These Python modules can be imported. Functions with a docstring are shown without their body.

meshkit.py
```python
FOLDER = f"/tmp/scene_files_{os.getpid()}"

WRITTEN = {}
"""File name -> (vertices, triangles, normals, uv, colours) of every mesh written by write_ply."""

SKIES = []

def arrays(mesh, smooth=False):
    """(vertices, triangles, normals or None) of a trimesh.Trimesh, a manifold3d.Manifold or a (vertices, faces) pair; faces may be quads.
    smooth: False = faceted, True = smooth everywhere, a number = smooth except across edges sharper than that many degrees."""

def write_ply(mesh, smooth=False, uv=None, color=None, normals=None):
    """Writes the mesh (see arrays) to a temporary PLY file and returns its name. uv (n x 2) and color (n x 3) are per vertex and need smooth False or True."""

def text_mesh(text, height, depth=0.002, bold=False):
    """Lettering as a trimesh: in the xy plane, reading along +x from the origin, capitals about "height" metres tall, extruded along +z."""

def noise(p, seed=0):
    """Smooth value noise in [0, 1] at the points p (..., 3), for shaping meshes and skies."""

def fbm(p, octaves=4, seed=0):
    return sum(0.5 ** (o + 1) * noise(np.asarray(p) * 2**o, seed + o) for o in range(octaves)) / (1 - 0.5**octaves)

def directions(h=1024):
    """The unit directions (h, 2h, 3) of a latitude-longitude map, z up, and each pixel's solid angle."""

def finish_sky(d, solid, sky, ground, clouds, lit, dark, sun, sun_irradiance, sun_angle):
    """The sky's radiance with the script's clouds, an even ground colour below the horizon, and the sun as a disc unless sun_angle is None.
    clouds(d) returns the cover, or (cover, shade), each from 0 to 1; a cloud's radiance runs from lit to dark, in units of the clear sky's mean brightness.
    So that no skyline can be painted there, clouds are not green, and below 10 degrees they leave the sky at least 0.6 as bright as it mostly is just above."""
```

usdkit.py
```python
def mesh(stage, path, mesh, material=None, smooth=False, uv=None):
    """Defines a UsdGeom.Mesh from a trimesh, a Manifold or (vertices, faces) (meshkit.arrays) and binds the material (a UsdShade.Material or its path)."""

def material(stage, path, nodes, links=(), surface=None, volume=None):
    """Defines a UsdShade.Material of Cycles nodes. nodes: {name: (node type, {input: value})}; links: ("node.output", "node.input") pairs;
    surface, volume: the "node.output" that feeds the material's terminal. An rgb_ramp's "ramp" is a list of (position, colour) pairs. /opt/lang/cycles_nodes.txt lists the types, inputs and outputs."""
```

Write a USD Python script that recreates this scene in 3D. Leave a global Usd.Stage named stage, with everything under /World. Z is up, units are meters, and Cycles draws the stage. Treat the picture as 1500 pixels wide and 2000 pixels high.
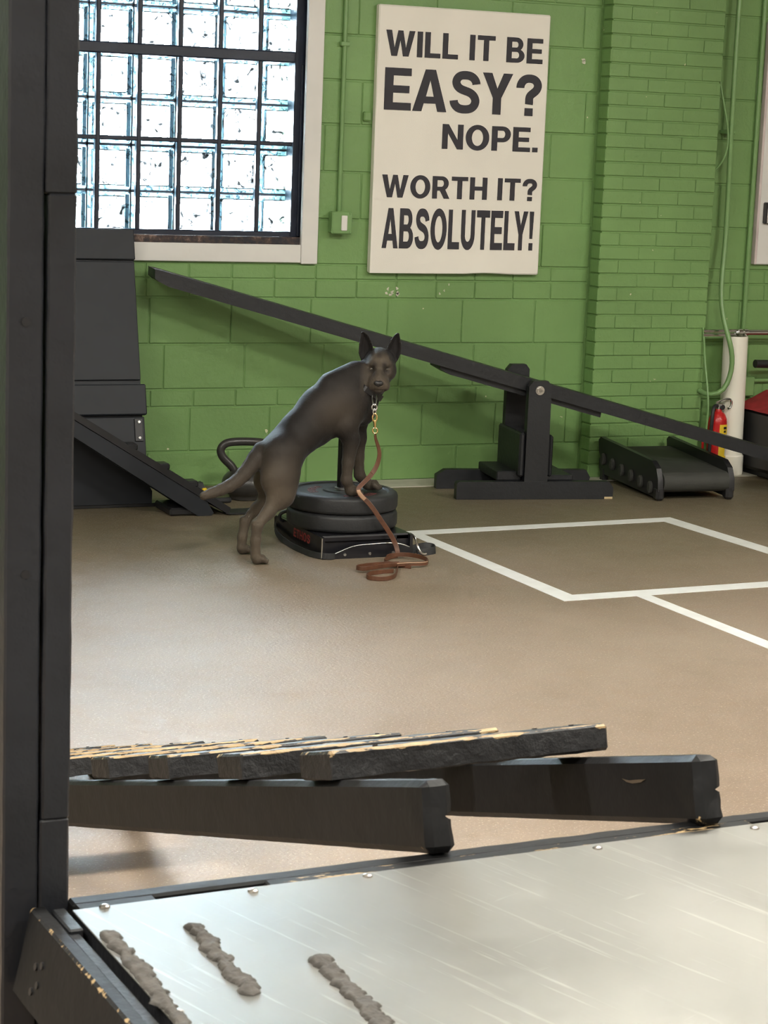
import math, numpy as np, trimesh, usdkit, meshkit
import manifold3d as m3
from shapely.geometry import Polygon, box as sbox, Point, LineString
from shapely.ops import unary_union
from shapely import affinity, transform
from scipy.ndimage import map_coordinates
from pxr import Usd, UsdGeom, UsdLux, UsdShade, Gf, Sdf, Vt

stage = Usd.Stage.CreateInMemory()
UsdGeom.SetStageUpAxis(stage, 'Z'); UsdGeom.SetStageMetersPerUnit(stage, 1.0)
UsdGeom.Xform.Define(stage, '/World')
RNG = np.random.default_rng(7)

# ------------------------------------------------------------------ camera, sky, lamps, exposure
EXPOSURE = 0.0
CAM_H, PITCH, ROLL, YAW, FPX = 1.6, math.radians(9.891), math.radians(2.233), math.radians(23.76), 4151.0
cam = UsdGeom.Camera.Define(stage, '/World/camera')
hd = np.array([math.sin(YAW), math.cos(YAW), 0])
fw = hd * math.cos(PITCH) + np.array([0, 0, -math.sin(PITCH)])
rt0 = np.array([math.cos(YAW), -math.sin(YAW), 0]); up0 = np.cross(rt0, fw)
rt = math.cos(ROLL) * rt0 + math.sin(ROLL) * up0; upv = -math.sin(ROLL) * rt0 + math.cos(ROLL) * up0
cm = np.eye(4); cm[0, :3] = rt; cm[1, :3] = upv; cm[2, :3] = -fw; cm[3, :3] = (0, 0, CAM_H)
cam.AddTransformOp().Set(Gf.Matrix4d(*cm.ravel().tolist()))
cam.CreateHorizontalApertureAttr(15.0); cam.CreateVerticalApertureAttr(20.0)
cam.CreateFocalLengthAttr(15.0 * FPX / 1500); cam.CreateFStopAttr(18.0); cam.CreateFocusDistanceAttr(8.3)
cam.CreateExposureAttr(EXPOSURE); cam.CreateClippingRangeAttr((0.05, 500.0))

dome = UsdLux.DomeLight.Define(stage, '/World/sky')
dome.CreateColorAttr(Gf.Vec3f(0.75, 0.88, 1.0)); dome.CreateIntensityAttr(48.0)
LAMP_COLOR, LAMP_POWER = (1.0, 0.96, 0.86), 142.0
LAMPS = [(1.0, 6.9, .04), (4.7, 6.9, .04), (-1.2, 3.6, 1), (2.6, 3.6, 1), (6.4, 3.6, 1), (-1.2, 0.3, .8), (2.6, 0.3, .8), (6.4, 0.3, .8)]   # x, y, share of full power
CEIL = 3.6

# ------------------------------------------------------------------ helpers
used = {}
def fresh(parent, name):
    key = (parent, name); k = used.get(key, -1) + 1; used[key] = k
    return f'{parent}/{name}' if k == 0 else f'{parent}/{name}_{k:03d}'
def tag(p, label=None, cat=None, group=None, kind=None):
    p = p.GetPrim() if hasattr(p, 'GetPrim') else p
    for k, v in (('label', label), ('category', cat), ('group', group), ('kind', kind)):
        if v: p.SetCustomDataByKey(k, v)
    return p
def thing(name, label, cat, loc=(0, 0, 0), rotz=0.0, group=None, kind=None):
    x = UsdGeom.Xform.Define(stage, fresh('/World', name))
    if any(loc): x.AddTranslateOp().Set(Gf.Vec3d(*map(float, loc)))
    if rotz: x.AddRotateZOp().Set(float(rotz))
    tag(x, label, cat, group, kind); return str(x.GetPath())
def obj(name, mesh, mat, parent='/World', smooth=30, pv=None, label=None, cat=None, group=None, kind=None):
    v, f, n = meshkit.arrays(mesh, smooth)
    path = fresh(parent, name)
    g = UsdGeom.Mesh.Define(stage, path)
    g.CreatePointsAttr(Vt.Vec3fArray.FromNumpy(v.astype(np.float32)))
    g.CreateFaceVertexCountsAttr(Vt.IntArray.FromNumpy(np.full(len(f), 3, np.int32)))
    g.CreateFaceVertexIndicesAttr(Vt.IntArray.FromNumpy(f.astype(np.int32).ravel()))
    g.CreateSubdivisionSchemeAttr('none')
    if n is not None:
        g.CreateNormalsAttr(Vt.Vec3fArray.FromNumpy(n.astype(np.float32))); g.SetNormalsInterpolation('vertex')
    for k, fn in (pv or {}).items():
        UsdGeom.PrimvarsAPI(g).CreatePrimvar(k, Sdf.ValueTypeNames.FloatArray, 'vertex').Set(Vt.FloatArray.FromNumpy(np.asarray(fn(v), np.float32)))
    UsdShade.MaterialBindingAPI.Apply(g.GetPrim()).Bind(mat)
    tag(g, label, cat, group, kind); return path
def tm(mf):
    m = mf.to_mesh(); return trimesh.Trimesh(m.vert_properties[:, :3], m.tri_verts, process=False)
def cat(ms): return trimesh.util.concatenate([m if isinstance(m, trimesh.Trimesh) else tm(m) for m in ms])
def bx(x0, x1, y0, y1, z0, z1, b=0.0):
    if b <= 0:
        m = trimesh.creation.box([x1 - x0, y1 - y0, z1 - z0]); m.apply_translation([(x0 + x1) / 2, (y0 + y1) / 2, (z0 + z1) / 2]); return m
    p = []
    for sx, sy, sz in np.ndindex(2, 2, 2):
        c = np.array([(x0, x1)[sx], (y0, y1)[sy], (z0, z1)[sz]]); s = np.array([1 - 2 * sx, 1 - 2 * sy, 1 - 2 * sz]) * b
        for k in range(3):
            q = c.copy()
            for j in range(3):
                if j != k: q[j] += s[j]
            p.append(q)
    return tm(m3.Manifold.hull_points(np.array(p)))
def rough(m, res, amp, seed=0, freq=18.0):
    """finer triangles, then an uneven hand-worn surface"""
    mf = m3.Manifold(m3.Mesh(np.asarray(m.vertices, np.float32), np.asarray(m.faces, np.uint32))) if isinstance(m, trimesh.Trimesh) else m
    t = tm(mf.refine_to_length(res))
    n = t.vertex_normals
    v = t.vertices + n * ((meshkit.fbm(t.vertices * freq, 3, seed) - .5) * 2 * amp)[:, None]
    return trimesh.Trimesh(v, t.faces, process=False)
def frames(P):
    P = np.asarray(P, float); T = np.gradient(P, axis=0); T /= np.linalg.norm(T, axis=1, keepdims=True) + 1e-12
    a = np.array([0, 0, 1.0]) if abs(T[0][2]) < .9 else np.array([1.0, 0, 0]); N = []
    for t in T:
        a = a - t * (a @ t); a /= np.linalg.norm(a) + 1e-12; N.append(a)
    N = np.array(N); return P, T, N, np.cross(T, N)
def spline(P, n):
    from scipy.interpolate import CubicSpline
    P = np.asarray(P, float); d = np.r_[0, np.cumsum(np.linalg.norm(np.diff(P[:, :3], axis=0), axis=1))]
    return CubicSpline(d, P)(np.linspace(0, d[-1], n))
def tube(P, r, sides=12, closed=False):
    P, T, N, B = frames(P); r = np.broadcast_to(r, len(P)); a = np.arange(sides) * 2 * np.pi / sides
    V = P[:, None] + r[:, None, None] * (np.cos(a)[None, :, None] * N[:, None] + np.sin(a)[None, :, None] * B[:, None])
    n = len(P); F = []
    for i in range(n if closed else n - 1):
        for j in range(sides):
            q = [i * sides + j, i * sides + (j + 1) % sides, ((i + 1) % n) * sides + (j + 1) % sides, ((i + 1) % n) * sides + j]
            F += [[q[0], q[1], q[2]], [q[0], q[2], q[3]]]
    V = V.reshape(-1, 3)
    if not closed:
        V = np.vstack([V, P[:1], P[-1:]]); c0, c1 = n * sides, n * sides + 1
        for j in range(sides):
            F += [[c0, (j + 1) % sides, j], [c1, (n - 1) * sides + j, (n - 1) * sides + (j + 1) % sides]]
    return trimesh.Trimesh(V, F, process=False)
def ribbon(P, Wd, w, t):
    P = np.asarray(P, float); T = np.gradient(P, axis=0); T /= np.linalg.norm(T, axis=1, keepdims=True)
    Wd = np.asarray(Wd, float); Wd = Wd - T * (Wd * T).sum(1, keepdims=True); Wd /= np.linalg.norm(Wd, axis=1, keepdims=True)
    N = np.cross(T, Wd); n = len(P)
    prof = [(-w / 2, -t * .3), (-w / 2, t * .3), (-w / 2 + t * .3, t / 2), (w / 2 - t * .3, t / 2), (w / 2, t * .3), (w / 2, -t * .3), (w / 2 - t * .3, -t / 2), (-w / 2 + t * .3, -t / 2)]
    V = np.stack([P + Wd * a + N * b for a, b in prof], 1).reshape(-1, 3); k = len(prof); F = []
    for i in range(n - 1):
        for j in range(k):
            a, b = i * k + j, i * k + (j + 1) % k
            F += [[a, b, b + k], [a, b + k, a + k]]
    for j in range(1, k - 1): F += [[0, j + 1, j], [(n - 1) * k, (n - 1) * k + j, (n - 1) * k + j + 1]]
    return trimesh.Trimesh(V, F, process=False)
def lathe(prof, sides=48):
    return trimesh.creation.revolve(np.asarray(prof, float), sections=sides)
def prism(poly, h):
    if not isinstance(poly, Polygon) and not hasattr(poly, 'geoms'): poly = Polygon(poly)
    return trimesh.util.concatenate([trimesh.creation.extrude_polygon(g, h, engine='earcut') for g in getattr(poly, 'geoms', [poly])])
def stand(m):
    """xy drawing + z thickness -> xz drawing, thickness towards -y"""
    m = m.copy(); v = m.vertices.copy(); m.vertices = np.c_[v[:, 0], -v[:, 2], v[:, 1]]; return m
def prism_xz(poly, y0, y1):
    m = stand(prism(poly, y1 - y0)); m.apply_translation([0, y1, 0]); return m
def cyl(r, p0, p1, sides=24): return tube(np.linspace(p0, p1, 2), r, sides)
def _ell(cx, cy, rx, ry): return affinity.scale(Point(cx, cy).buffer(1, 24), rx, ry)
def _bowl(x0, y0, y1, xc, rx): return sbox(x0, y0, xc, y1).union(_ell(xc, (y0 + y1) / 2, rx, (y1 - y0) / 2).intersection(sbox(xc, -9, 9, 9)))
def _stroke(pts, w): return LineString(spline([(x, y, 0) for x, y in pts], 60)[:, :2]).buffer(w / 2, cap_style=2, join_style=1)
def glyphs():
    """plain bold grotesque capitals, cap height 1: {character: (shape, width)}"""
    B_, P_ = sbox, Polygon
    P = unary_union([B_(0, 0, .21, 1), _bowl(0, .36, 1, .40, .31)]).difference(_bowl(.21, .53, .83, .40, .105))
    return {'I': (B_(0, 0, .21, 1), .21), 'L': (unary_union([B_(0, 0, .21, 1), B_(0, 0, .62, .18)]), .61), 'T': (unary_union([B_(0, .82, .72, 1), B_(.255, 0, .465, 1)]), .72),
            'E': (unary_union([B_(0, 0, .21, 1), B_(0, 0, .66, .18), B_(0, .41, .61, .585), B_(0, .82, .65, 1)]), .65), 'H': (unary_union([B_(0, 0, .21, 1), B_(.56, 0, .77, 1), B_(0, .41, .77, .59)]), .77),
            'N': (P_([(0, 0), (0, 1), (.22, 1), (.57, .36), (.57, 1), (.77, 1), (.77, 0), (.56, 0), (.2, .65), (.2, 0)]), .77),
            'W': (P_([(0, 1), (.22, 1), (.345, .31), (.475, 1), (.665, 1), (.795, .31), (.92, 1), (1.14, 1), (.905, 0), (.69, 0), (.57, .64), (.45, 0), (.235, 0)]), 1.14),
            'A': (P_([(0, 0), (.30, 1), (.55, 1), (.85, 0), (.625, 0), (.575, .19), (.275, .19), (.225, 0)]).difference(P_([(.325, .355), (.525, .355), (.425, .76)])), .85),
            'Y': (P_([(0, 1), (.235, 1), (.385, .62), (.535, 1), (.77, 1), (.49, .40), (.49, 0), (.28, 0), (.28, .40)]), .77),
            'O': (_ell(.435, .5, .435, .52).difference(_ell(.435, .5, .215, .335)), .87),
            'U': (LineString([(.105, 1), (.105, .36)] + [(.375 - .27 * math.cos(a), .36 - .27 * math.sin(a)) for a in np.linspace(0, np.pi, 24)] + [(.645, .36), (.645, 1)]).buffer(.105, cap_style=2), .75),
            'P': (P, .70), 'R': (P.union(P_([(.30, .42), (.52, 0), (.765, 0), (.54, .46)])), .75),
            'B': (unary_union([B_(0, 0, .21, 1), _bowl(0, .46, 1, .40, .27), _bowl(0, 0, .55, .42, .32)]).difference(_bowl(.21, .60, .83, .40, .08)).difference(_bowl(.21, .17, .43, .42, .105)), .74),
            'S': (_stroke([(.655, .70), (.62, .80), (.52, .885), (.38, .91), (.22, .875), (.145, .745), (.205, .615), (.38, .535), (.565, .45), (.645, .29), (.575, .145), (.38, .09), (.21, .12), (.125, .20), (.095, .295)], .20), .75),
            '?': (unary_union([_stroke([(.105, .675), (.135, .80), (.22, .885), (.345, .91), (.485, .87), (.555, .755), (.525, .64), (.43, .55), (.36, .475), (.345, .38), (.345, .28)], .20), B_(.24, 0, .45, .19)]), .66),
            '!': (unary_union([P_([(0, 1), (.23, 1), (.19, .30), (.04, .30)]), B_(.01, 0, .22, .19)]), .23), '.': (B_(0, 0, .20, .19), .20)}
def text_letters(text):
    G, x, out, prev = glyphs(), 0.0, [], ''
    for c in text:
        if c == ' ': x += .38; prev = c; continue
        x += {'EA': -.05, 'AS': -.02, 'SY': -.04, 'AB': -.02, 'LY': -.16, 'LU': 0, 'TE': -.02, 'LL': 0}.get(prev + c, 0); sh, w = G[c]
        out.append(affinity.translate(sh, x, 0)); x += w + .10; prev = c
    return out
def text_poly(text): return unary_union(text_letters(text))
def rot(m, deg, axis, at=(0, 0, 0)):
    m = m.copy(); m.apply_transform(trimesh.transformations.rotation_matrix(math.radians(deg), axis, at)); return m
def mv(m, x=0, y=0, z=0): m = m.copy(); m.apply_translation([x, y, z]); return m

def lin(r, g, b):
    return tuple(((c / 255 + .055) / 1.055) ** 2.4 if c > 10 else c / 255 / 12.92 for c in (r, g, b))
def MAT(name, nodes, links, surface='p.BSDF'): return usdkit.material(stage, f'/World/Looks/{name}', nodes, links, surface=surface)
def simple(name, col, rough_=.5, metal=0.0, var=.12, scale=9.0, bump=.0, bscale=60.0, spec=.5, **kw):
    """one colour with faint unevenness, and a fine bump"""
    c = np.array(col)
    nodes = {'g': ('texture_coordinate', {}), 'n': ('noise_texture', {'scale': scale, 'detail': 4.0}),
             'r': ('rgb_ramp', {'ramp': [(.3, tuple(c * (1 - var))), (.7, tuple(np.minimum(c * (1 + var), 1)))]}),
             'p': ('principled_bsdf', {'roughness': rough_, 'metallic': metal, 'specular_ior_level': spec, **kw})}
    links = [('g.object', 'n.vector'), ('n.fac', 'r.fac'), ('r.color', 'p.base_color')]
    if bump:
        nodes |= {'n2': ('noise_texture', {'scale': bscale, 'detail': 3.0}), 'b': ('bump', {'strength': bump, 'distance': .004})}
        links += [('g.object', 'n2.vector'), ('n2.fac', 'b.height'), ('b.normal', 'p.normal')]
    return MAT(name, nodes, links)

# ------------------------------------------------------------------ materials
def wall_paint(name, col, bscale=38.0):
    c = np.array(col)
    return MAT(name, {
        'g': ('geometry', {}), 'n': ('noise_texture', {'scale': 1.3, 'detail': 4.0}),
        'r': ('rgb_ramp', {'ramp': [(.32, tuple(c * .88)), (.68, tuple(c * 1.1))]}),
        'n2': ('noise_texture', {'scale': bscale, 'detail': 5.0, 'roughness': .62}), 'b': ('bump', {'strength': .5, 'distance': .006}),
        'n3': ('noise_texture', {'scale': 26.0, 'detail': 2.0}), 'm3': ('map_range', {'from_min': .772, 'from_max': .78, 'clamp': True}),
        'mx': ('mix_color', {'b': lin(205, 205, 170)}),
        'p': ('principled_bsdf', {'roughness': .42, 'specular_ior_level': .45})},
        [('g.position', 'n.vector'), ('n.fac', 'r.fac'), ('g.position', 'n2.vector'), ('n2.fac', 'b.height'), ('b.normal', 'p.normal'),
         ('g.position', 'n3.vector'), ('n3.fac', 'm3.value'), ('m3.result', 'mx.fac'), ('r.color', 'mx.a'), ('mx.result', 'p.base_color')])
GREEN = wall_paint('green_paint', (.178, .318, .108))
CHIP = simple('chipped_plaster', lin(205, 205, 185), .8)
WHITE_WALL = simple('white_wall_paint', (.72, .70, .66), .6)
CEILW = simple('ceiling_paint', (.45, .44, .42), .7)
TRIMW = simple('white_trim_paint', (.72, .71, .68), .45, var=.05, scale=4, bump=.1)
CANVAS = simple('canvas_white', (.86, .83, .755), .75, var=.03, scale=3, bump=.15, bscale=300)
INK = simple('sign_ink', (.028, .026, .035), .6)
GREENMETAL = simple('green_painted_metal', (.175, .315, .115), .35, var=.06)
SWITCH = simple('white_plastic', (.75, .74, .70), .4, var=.03)
FLOOR = MAT('brown_floor', {
    'g': ('geometry', {}), 'n': ('noise_texture', {'scale': .8, 'detail': 5.0, 'roughness': .6, 'distortion': .5}),
    'r': ('rgb_ramp', {'ramp': [(.3, (.225, .165, .122)), (.5, (.275, .208, .157)), (.72, (.32, .25, .192))]}),
    'n2': ('noise_texture', {'scale': 9.0, 'detail': 6.0, 'roughness': .65, 'distortion': 1.2}),
    'mr': ('map_range', {'from_min': .3, 'from_max': .7, 'to_min': .46, 'to_max': .58}),
    'r2': ('rgb_ramp', {'ramp': [(.25, (.84, .82, .79)), (.5, (1, 1, 1)), (.8, (1.07, 1.06, 1.04))]}), 'mul': ('mix_color', {'blend_type': 'multiply', 'fac': .75, 'use_clamp_result': False}),
    'n3': ('noise_texture', {'scale': 85.0, 'detail': 3.0, 'roughness': .6}), 'b': ('bump', {'strength': .45, 'distance': .004}),
    'n4': ('noise_texture', {'scale': 1.7, 'detail': 4.0, 'distortion': 2.0}), 'm4': ('map_range', {'from_min': .66, 'from_max': .74, 'to_min': 0.0, 'to_max': .30, 'clamp': True}),
    'st': ('mix_color', {'b': (.15, .105, .066)}),
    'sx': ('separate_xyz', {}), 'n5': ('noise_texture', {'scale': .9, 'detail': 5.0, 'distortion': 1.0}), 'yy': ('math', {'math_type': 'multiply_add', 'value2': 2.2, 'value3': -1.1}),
    'ya': ('math', {'math_type': 'add'}), 'my': ('map_range', {'from_min': 6.3, 'from_max': 8.3, 'to_min': 0.0, 'to_max': .85, 'clamp': True}), 'dirt_and_shade': ('mix_color', {'b': (.135, .115, .070)}),  # darker toward the back wall: dirt plus weaker far light, painted into the colour
    'n6': ('noise_texture', {'scale': 150.0, 'detail': 2.0, 'roughness': .6}), 'm6': ('map_range', {'from_min': .60, 'from_max': .70, 'to_max': .55, 'clamp': True}), 'fl': ('mix_color', {'b': (.62, .50, .36)}),  # pale flecks: warm lamp glints painted into the floor colour
    'p': ('principled_bsdf', {'specular_ior_level': .5})},
    [('g.position', 'n6.vector'), ('n6.fac', 'm6.value'), ('m6.result', 'fl.fac'), ('g.position', 'n.vector'), ('n.fac', 'r.fac'), ('g.position', 'n2.vector'), ('n2.fac', 'mr.value'), ('mr.result', 'p.roughness'), ('n2.fac', 'r2.fac'),
     ('r.color', 'mul.a'), ('r2.color', 'mul.b'), ('g.position', 'n4.vector'), ('n4.fac', 'm4.value'), ('m4.result', 'st.fac'), ('mul.result', 'dirt_and_shade.a'), ('g.position', 'sx.vector'), ('g.position', 'n5.vector'), ('n5.fac', 'yy.value1'), ('sx.y', 'ya.value1'), ('yy.value', 'ya.value2'), ('ya.value', 'my.value'), ('my.result', 'dirt_and_shade.fac'),
     ('dirt_and_shade.result', 'st.a'), ('st.result', 'fl.a'), ('fl.result', 'p.base_color'),
     ('g.position', 'n3.vector'), ('n3.fac', 'b.height'), ('b.normal', 'p.normal')])
PALE = simple('pale_concrete', (.50, .48, .40), .7, var=.2, scale=6, bump=.3)
TAPE = simple('white_floor_tape', (.82, .83, .82), .45, var=.05, scale=14)
def black_paint(name, base, rgh, bump=.35, bscale=45.0, wear=False, spec=.5):
    nodes = {'g': ('texture_coordinate', {}), 'n': ('noise_texture', {'scale': 6.0, 'detail': 5.0}),
             'r': ('rgb_ramp', {'ramp': [(.3, tuple(np.array(base) * .75)), (.7, tuple(np.array(base) * 1.3))]}),
             'n2': ('noise_texture', {'scale': bscale, 'detail': 4.0, 'roughness': .6}), 'b': ('bump', {'strength': bump, 'distance': .005}),
             'p': ('principled_bsdf', {'roughness': rgh, 'specular_ior_level': spec})}
    links = [('g.object', 'n.vector'), ('n.fac', 'r.fac'), ('g.object', 'n2.vector'), ('n2.fac', 'b.height'), ('b.normal', 'p.normal')]
    if wear:
        nodes |= {'at': ('attribute', {'attribute': 'wear'}), 'mp': ('mapping', {'scale': (22.0, 75.0, 75.0)}), 'n3': ('noise_texture', {'scale': 1.0, 'detail': 4.0, 'roughness': .65}),
                  'ad': ('math', {'math_type': 'add'}), 'mr': ('map_range', {'from_min': .93, 'from_max': .97, 'clamp': True}),
                  'wd': ('rgb_ramp', {'ramp': [(.3, (.20, .125, .06)), (.7, (.46, .33, .175))]}), 'mx': ('mix_color', {})}
        links += [('g.object', 'mp.vector'), ('mp.vector', 'n3.vector'), ('at.fac', 'ad.value1'), ('n3.fac', 'ad.value2'), ('ad.value', 'mr.value'), ('mr.result', 'mx.fac'),
                  ('n3.fac', 'wd.fac'), ('r.color', 'mx.a'), ('wd.color', 'mx.b'), ('mx.result', 'p.base_color')]
    else: links += [('r.color', 'p.base_color')]
    return MAT(name, nodes, links)
BLACK = black_paint('black_paint', (.0082, .0092, .0118), .5)
BLACKWEAR = black_paint('worn_black_paint', (.0060, .0062, .0072), .55, .14, 55.0, wear=True, spec=.28)
SLATPAINT = black_paint('slat_paint', (.0125, .0125, .014), .5, .5, 70.0, wear=True, spec=.35)
POSTPAINT = black_paint('post_paint', (.015, .0165, .021), .38, .45, 30.0, wear=True)
CHAR = simple('charcoal_board', (.0095, .012, .0175), .6, var=.15, bump=.1)
RUBBER = simple('black_rubber', (.018, .019, .021), .55, var=.1, bump=.15, bscale=120)
BELT = simple('belt_rubber', (.040, .041, .036), .75, var=.12, bump=.2, bscale=150)
SLEDMETAL = simple('black_powder_coat', (.010, .010, .013), .28, var=.1)
REDINK = simple('red_print', (.22, .02, .022), .5)
DULLRED = simple('dull_red_print', (.13, .035, .035), .55)
IRON = simple('kettlebell_iron', (.035, .033, .031), .33, var=.15, bump=.12)
STEEL = simple('steel', (.62, .62, .60), .25, 1.0, var=.05)
CHROME = simple('chrome', (.75, .75, .75), .14, 1.0, var=.03)
BRASS = simple('brass', (.80, .58, .24), .24, 1.0, var=.05)
LEATHER = simple('brown_leather', (.105, .042, .021), .45, var=.25, scale=30, bump=.1, bscale=120)
STITCH = simple('pale_edge', (.50, .34, .22), .6)
PVC = simple('white_pvc', (.86, .83, .73), .35, var=.05, scale=3)
EXTRED = simple('extinguisher_red', (.50, .018, .018), .28, var=.05)
YELLOW = simple('label_yellow', (.80, .55, .03), .5)
LABELW = simple('label_white', (.70, .68, .60), .5)
BLACKPL = simple('black_plastic', (.016, .016, .018), .4, var=.1)
REDCLOTH = simple('red_cloth', (.30, .018, .022), .8, var=.2, scale=20, bump=.2)
SASH = simple('sash_paint', (.014, .020, .038), .4, var=.2, bump=.25)
RUST = MAT('chipped_sill', {'g': ('texture_coordinate', {}), 'n': ('noise_texture', {'scale': 22.0, 'detail': 5.0, 'roughness': .7}),
    'r': ('rgb_ramp', {'ramp': [(.40, (.018, .018, .024)), (.55, (.06, .038, .032)), (.66, (.22, .15, .12))]}), 'p': ('principled_bsdf', {'roughness': .7})},
    [('g.object', 'n.vector'), ('n.fac', 'r.fac'), ('r.color', 'p.base_color')])
ALU = MAT('scratched_aluminium', {
    'g': ('texture_coordinate', {}), 'n': ('noise_texture', {'scale': 5.0, 'detail': 5.0, 'roughness': .6}),
    'mr': ('map_range', {'from_min': .3, 'from_max': .7, 'to_min': .38, 'to_max': .43}),
    'mp': ('mapping', {'mapping_type': 'texture', 'rotation': (0, 0, -1.30), 'scale': (.28, .0085, 1.0)}), 'n2': ('noise_texture', {'scale': 1.0, 'detail': 4.0, 'roughness': .65}),
    'mp3': ('mapping', {'mapping_type': 'texture', 'rotation': (0, 0, .35), 'scale': (.20, .011, 1.0)}), 'n3': ('noise_texture', {'scale': 1.0, 'detail': 3.0, 'roughness': .7}),
    's2': ('map_range', {'from_min': .60, 'from_max': .69, 'clamp': True}), 's3': ('map_range', {'from_min': .68, 'from_max': .76, 'clamp': True}), 'ad': ('math', {'math_type': 'maximum'}),
    'r': ('rgb_ramp', {'ramp': [(.35, (.305, .302, .282)), (.65, (.335, .331, .308))]}), 'mx': ('mix_color', {'b': (.72, .71, .68)}), 'f': ('math', {'math_type': 'multiply', 'value2': .30}),
    'b': ('bump', {'strength': .12, 'distance': .001}),
    'p': ('principled_bsdf', {'metallic': .92})},
    [('g.object', 'n.vector'), ('n.fac', 'mr.value'), ('mr.result', 'p.roughness'), ('g.object', 'mp.vector'), ('mp.vector', 'n2.vector'), ('g.object', 'mp3.vector'), ('mp3.vector', 'n3.vector'),
     ('n2.fac', 's2.value'), ('n3.fac', 's3.value'), ('s2.result', 'ad.value1'), ('s3.result', 'ad.value2'), ('ad.value', 'f.value1'), ('f.value', 'mx.fac'),
     ('n.fac', 'r.fac'), ('r.color', 'mx.a'), ('mx.result', 'p.base_color'), ('n2.fac', 'b.height'), ('b.normal', 'p.normal')])
GRIP = simple('dried_grip_compound', (.070, .063, .056), .75, var=.3, scale=60, bump=.3, bscale=200)
def glass_mat(name, tint, flecks):
    nodes = {'g': ('texture_coordinate', {}), 'n': ('noise_texture', {'scale': 24.0, 'detail': 1.5, 'distortion': 1.5}),
             'r': ('rgb_ramp', {'ramp': [(0, tint), (.57, tint), (.625, tuple(np.array(tint) * .085)), (.70, tuple(np.array(tint) * flecks)), (1, tuple(np.array(tint) * flecks))]}),
             't': ('transparent_bsdf', {}), 'd': ('translucent_bsdf', {}), 'gl': ('glossy_bsdf', {'roughness': .05}), 'fr': ('fresnel', {'IOR': 1.5}),
             'a': ('mix_closure', {'fac': .35}), 'b': ('mix_closure', {})}
    return MAT(name, nodes, [('g.object', 'n.vector'), ('n.fac', 'r.fac'), ('r.color', 't.color'), ('r.color', 'd.color'), ('t.BSDF', 'a.closure1'), ('d.BSDF', 'a.closure2'),
                             ('fr.fac', 'b.fac'), ('a.closure', 'b.closure1'), ('gl.BSDF', 'b.closure2')], 'b.closure')
GLASS = glass_mat('glass_block_face', (.93, .96, .96), .026)
GLASSRIM = glass_mat('glass_block_rim', (.16, .215, .235), .6)
MORTAR = simple('mortar', (.16, .19, .24), .8)
LAMPGLOW = {q: MAT(f'lamp_diffuser_{int(q * 100)}', {'p': ('emission', {'color': LAMP_COLOR, 'strength': LAMP_POWER * q})}, [], 'p.emission') for q in sorted({l[2] for l in LAMPS})}
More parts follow.
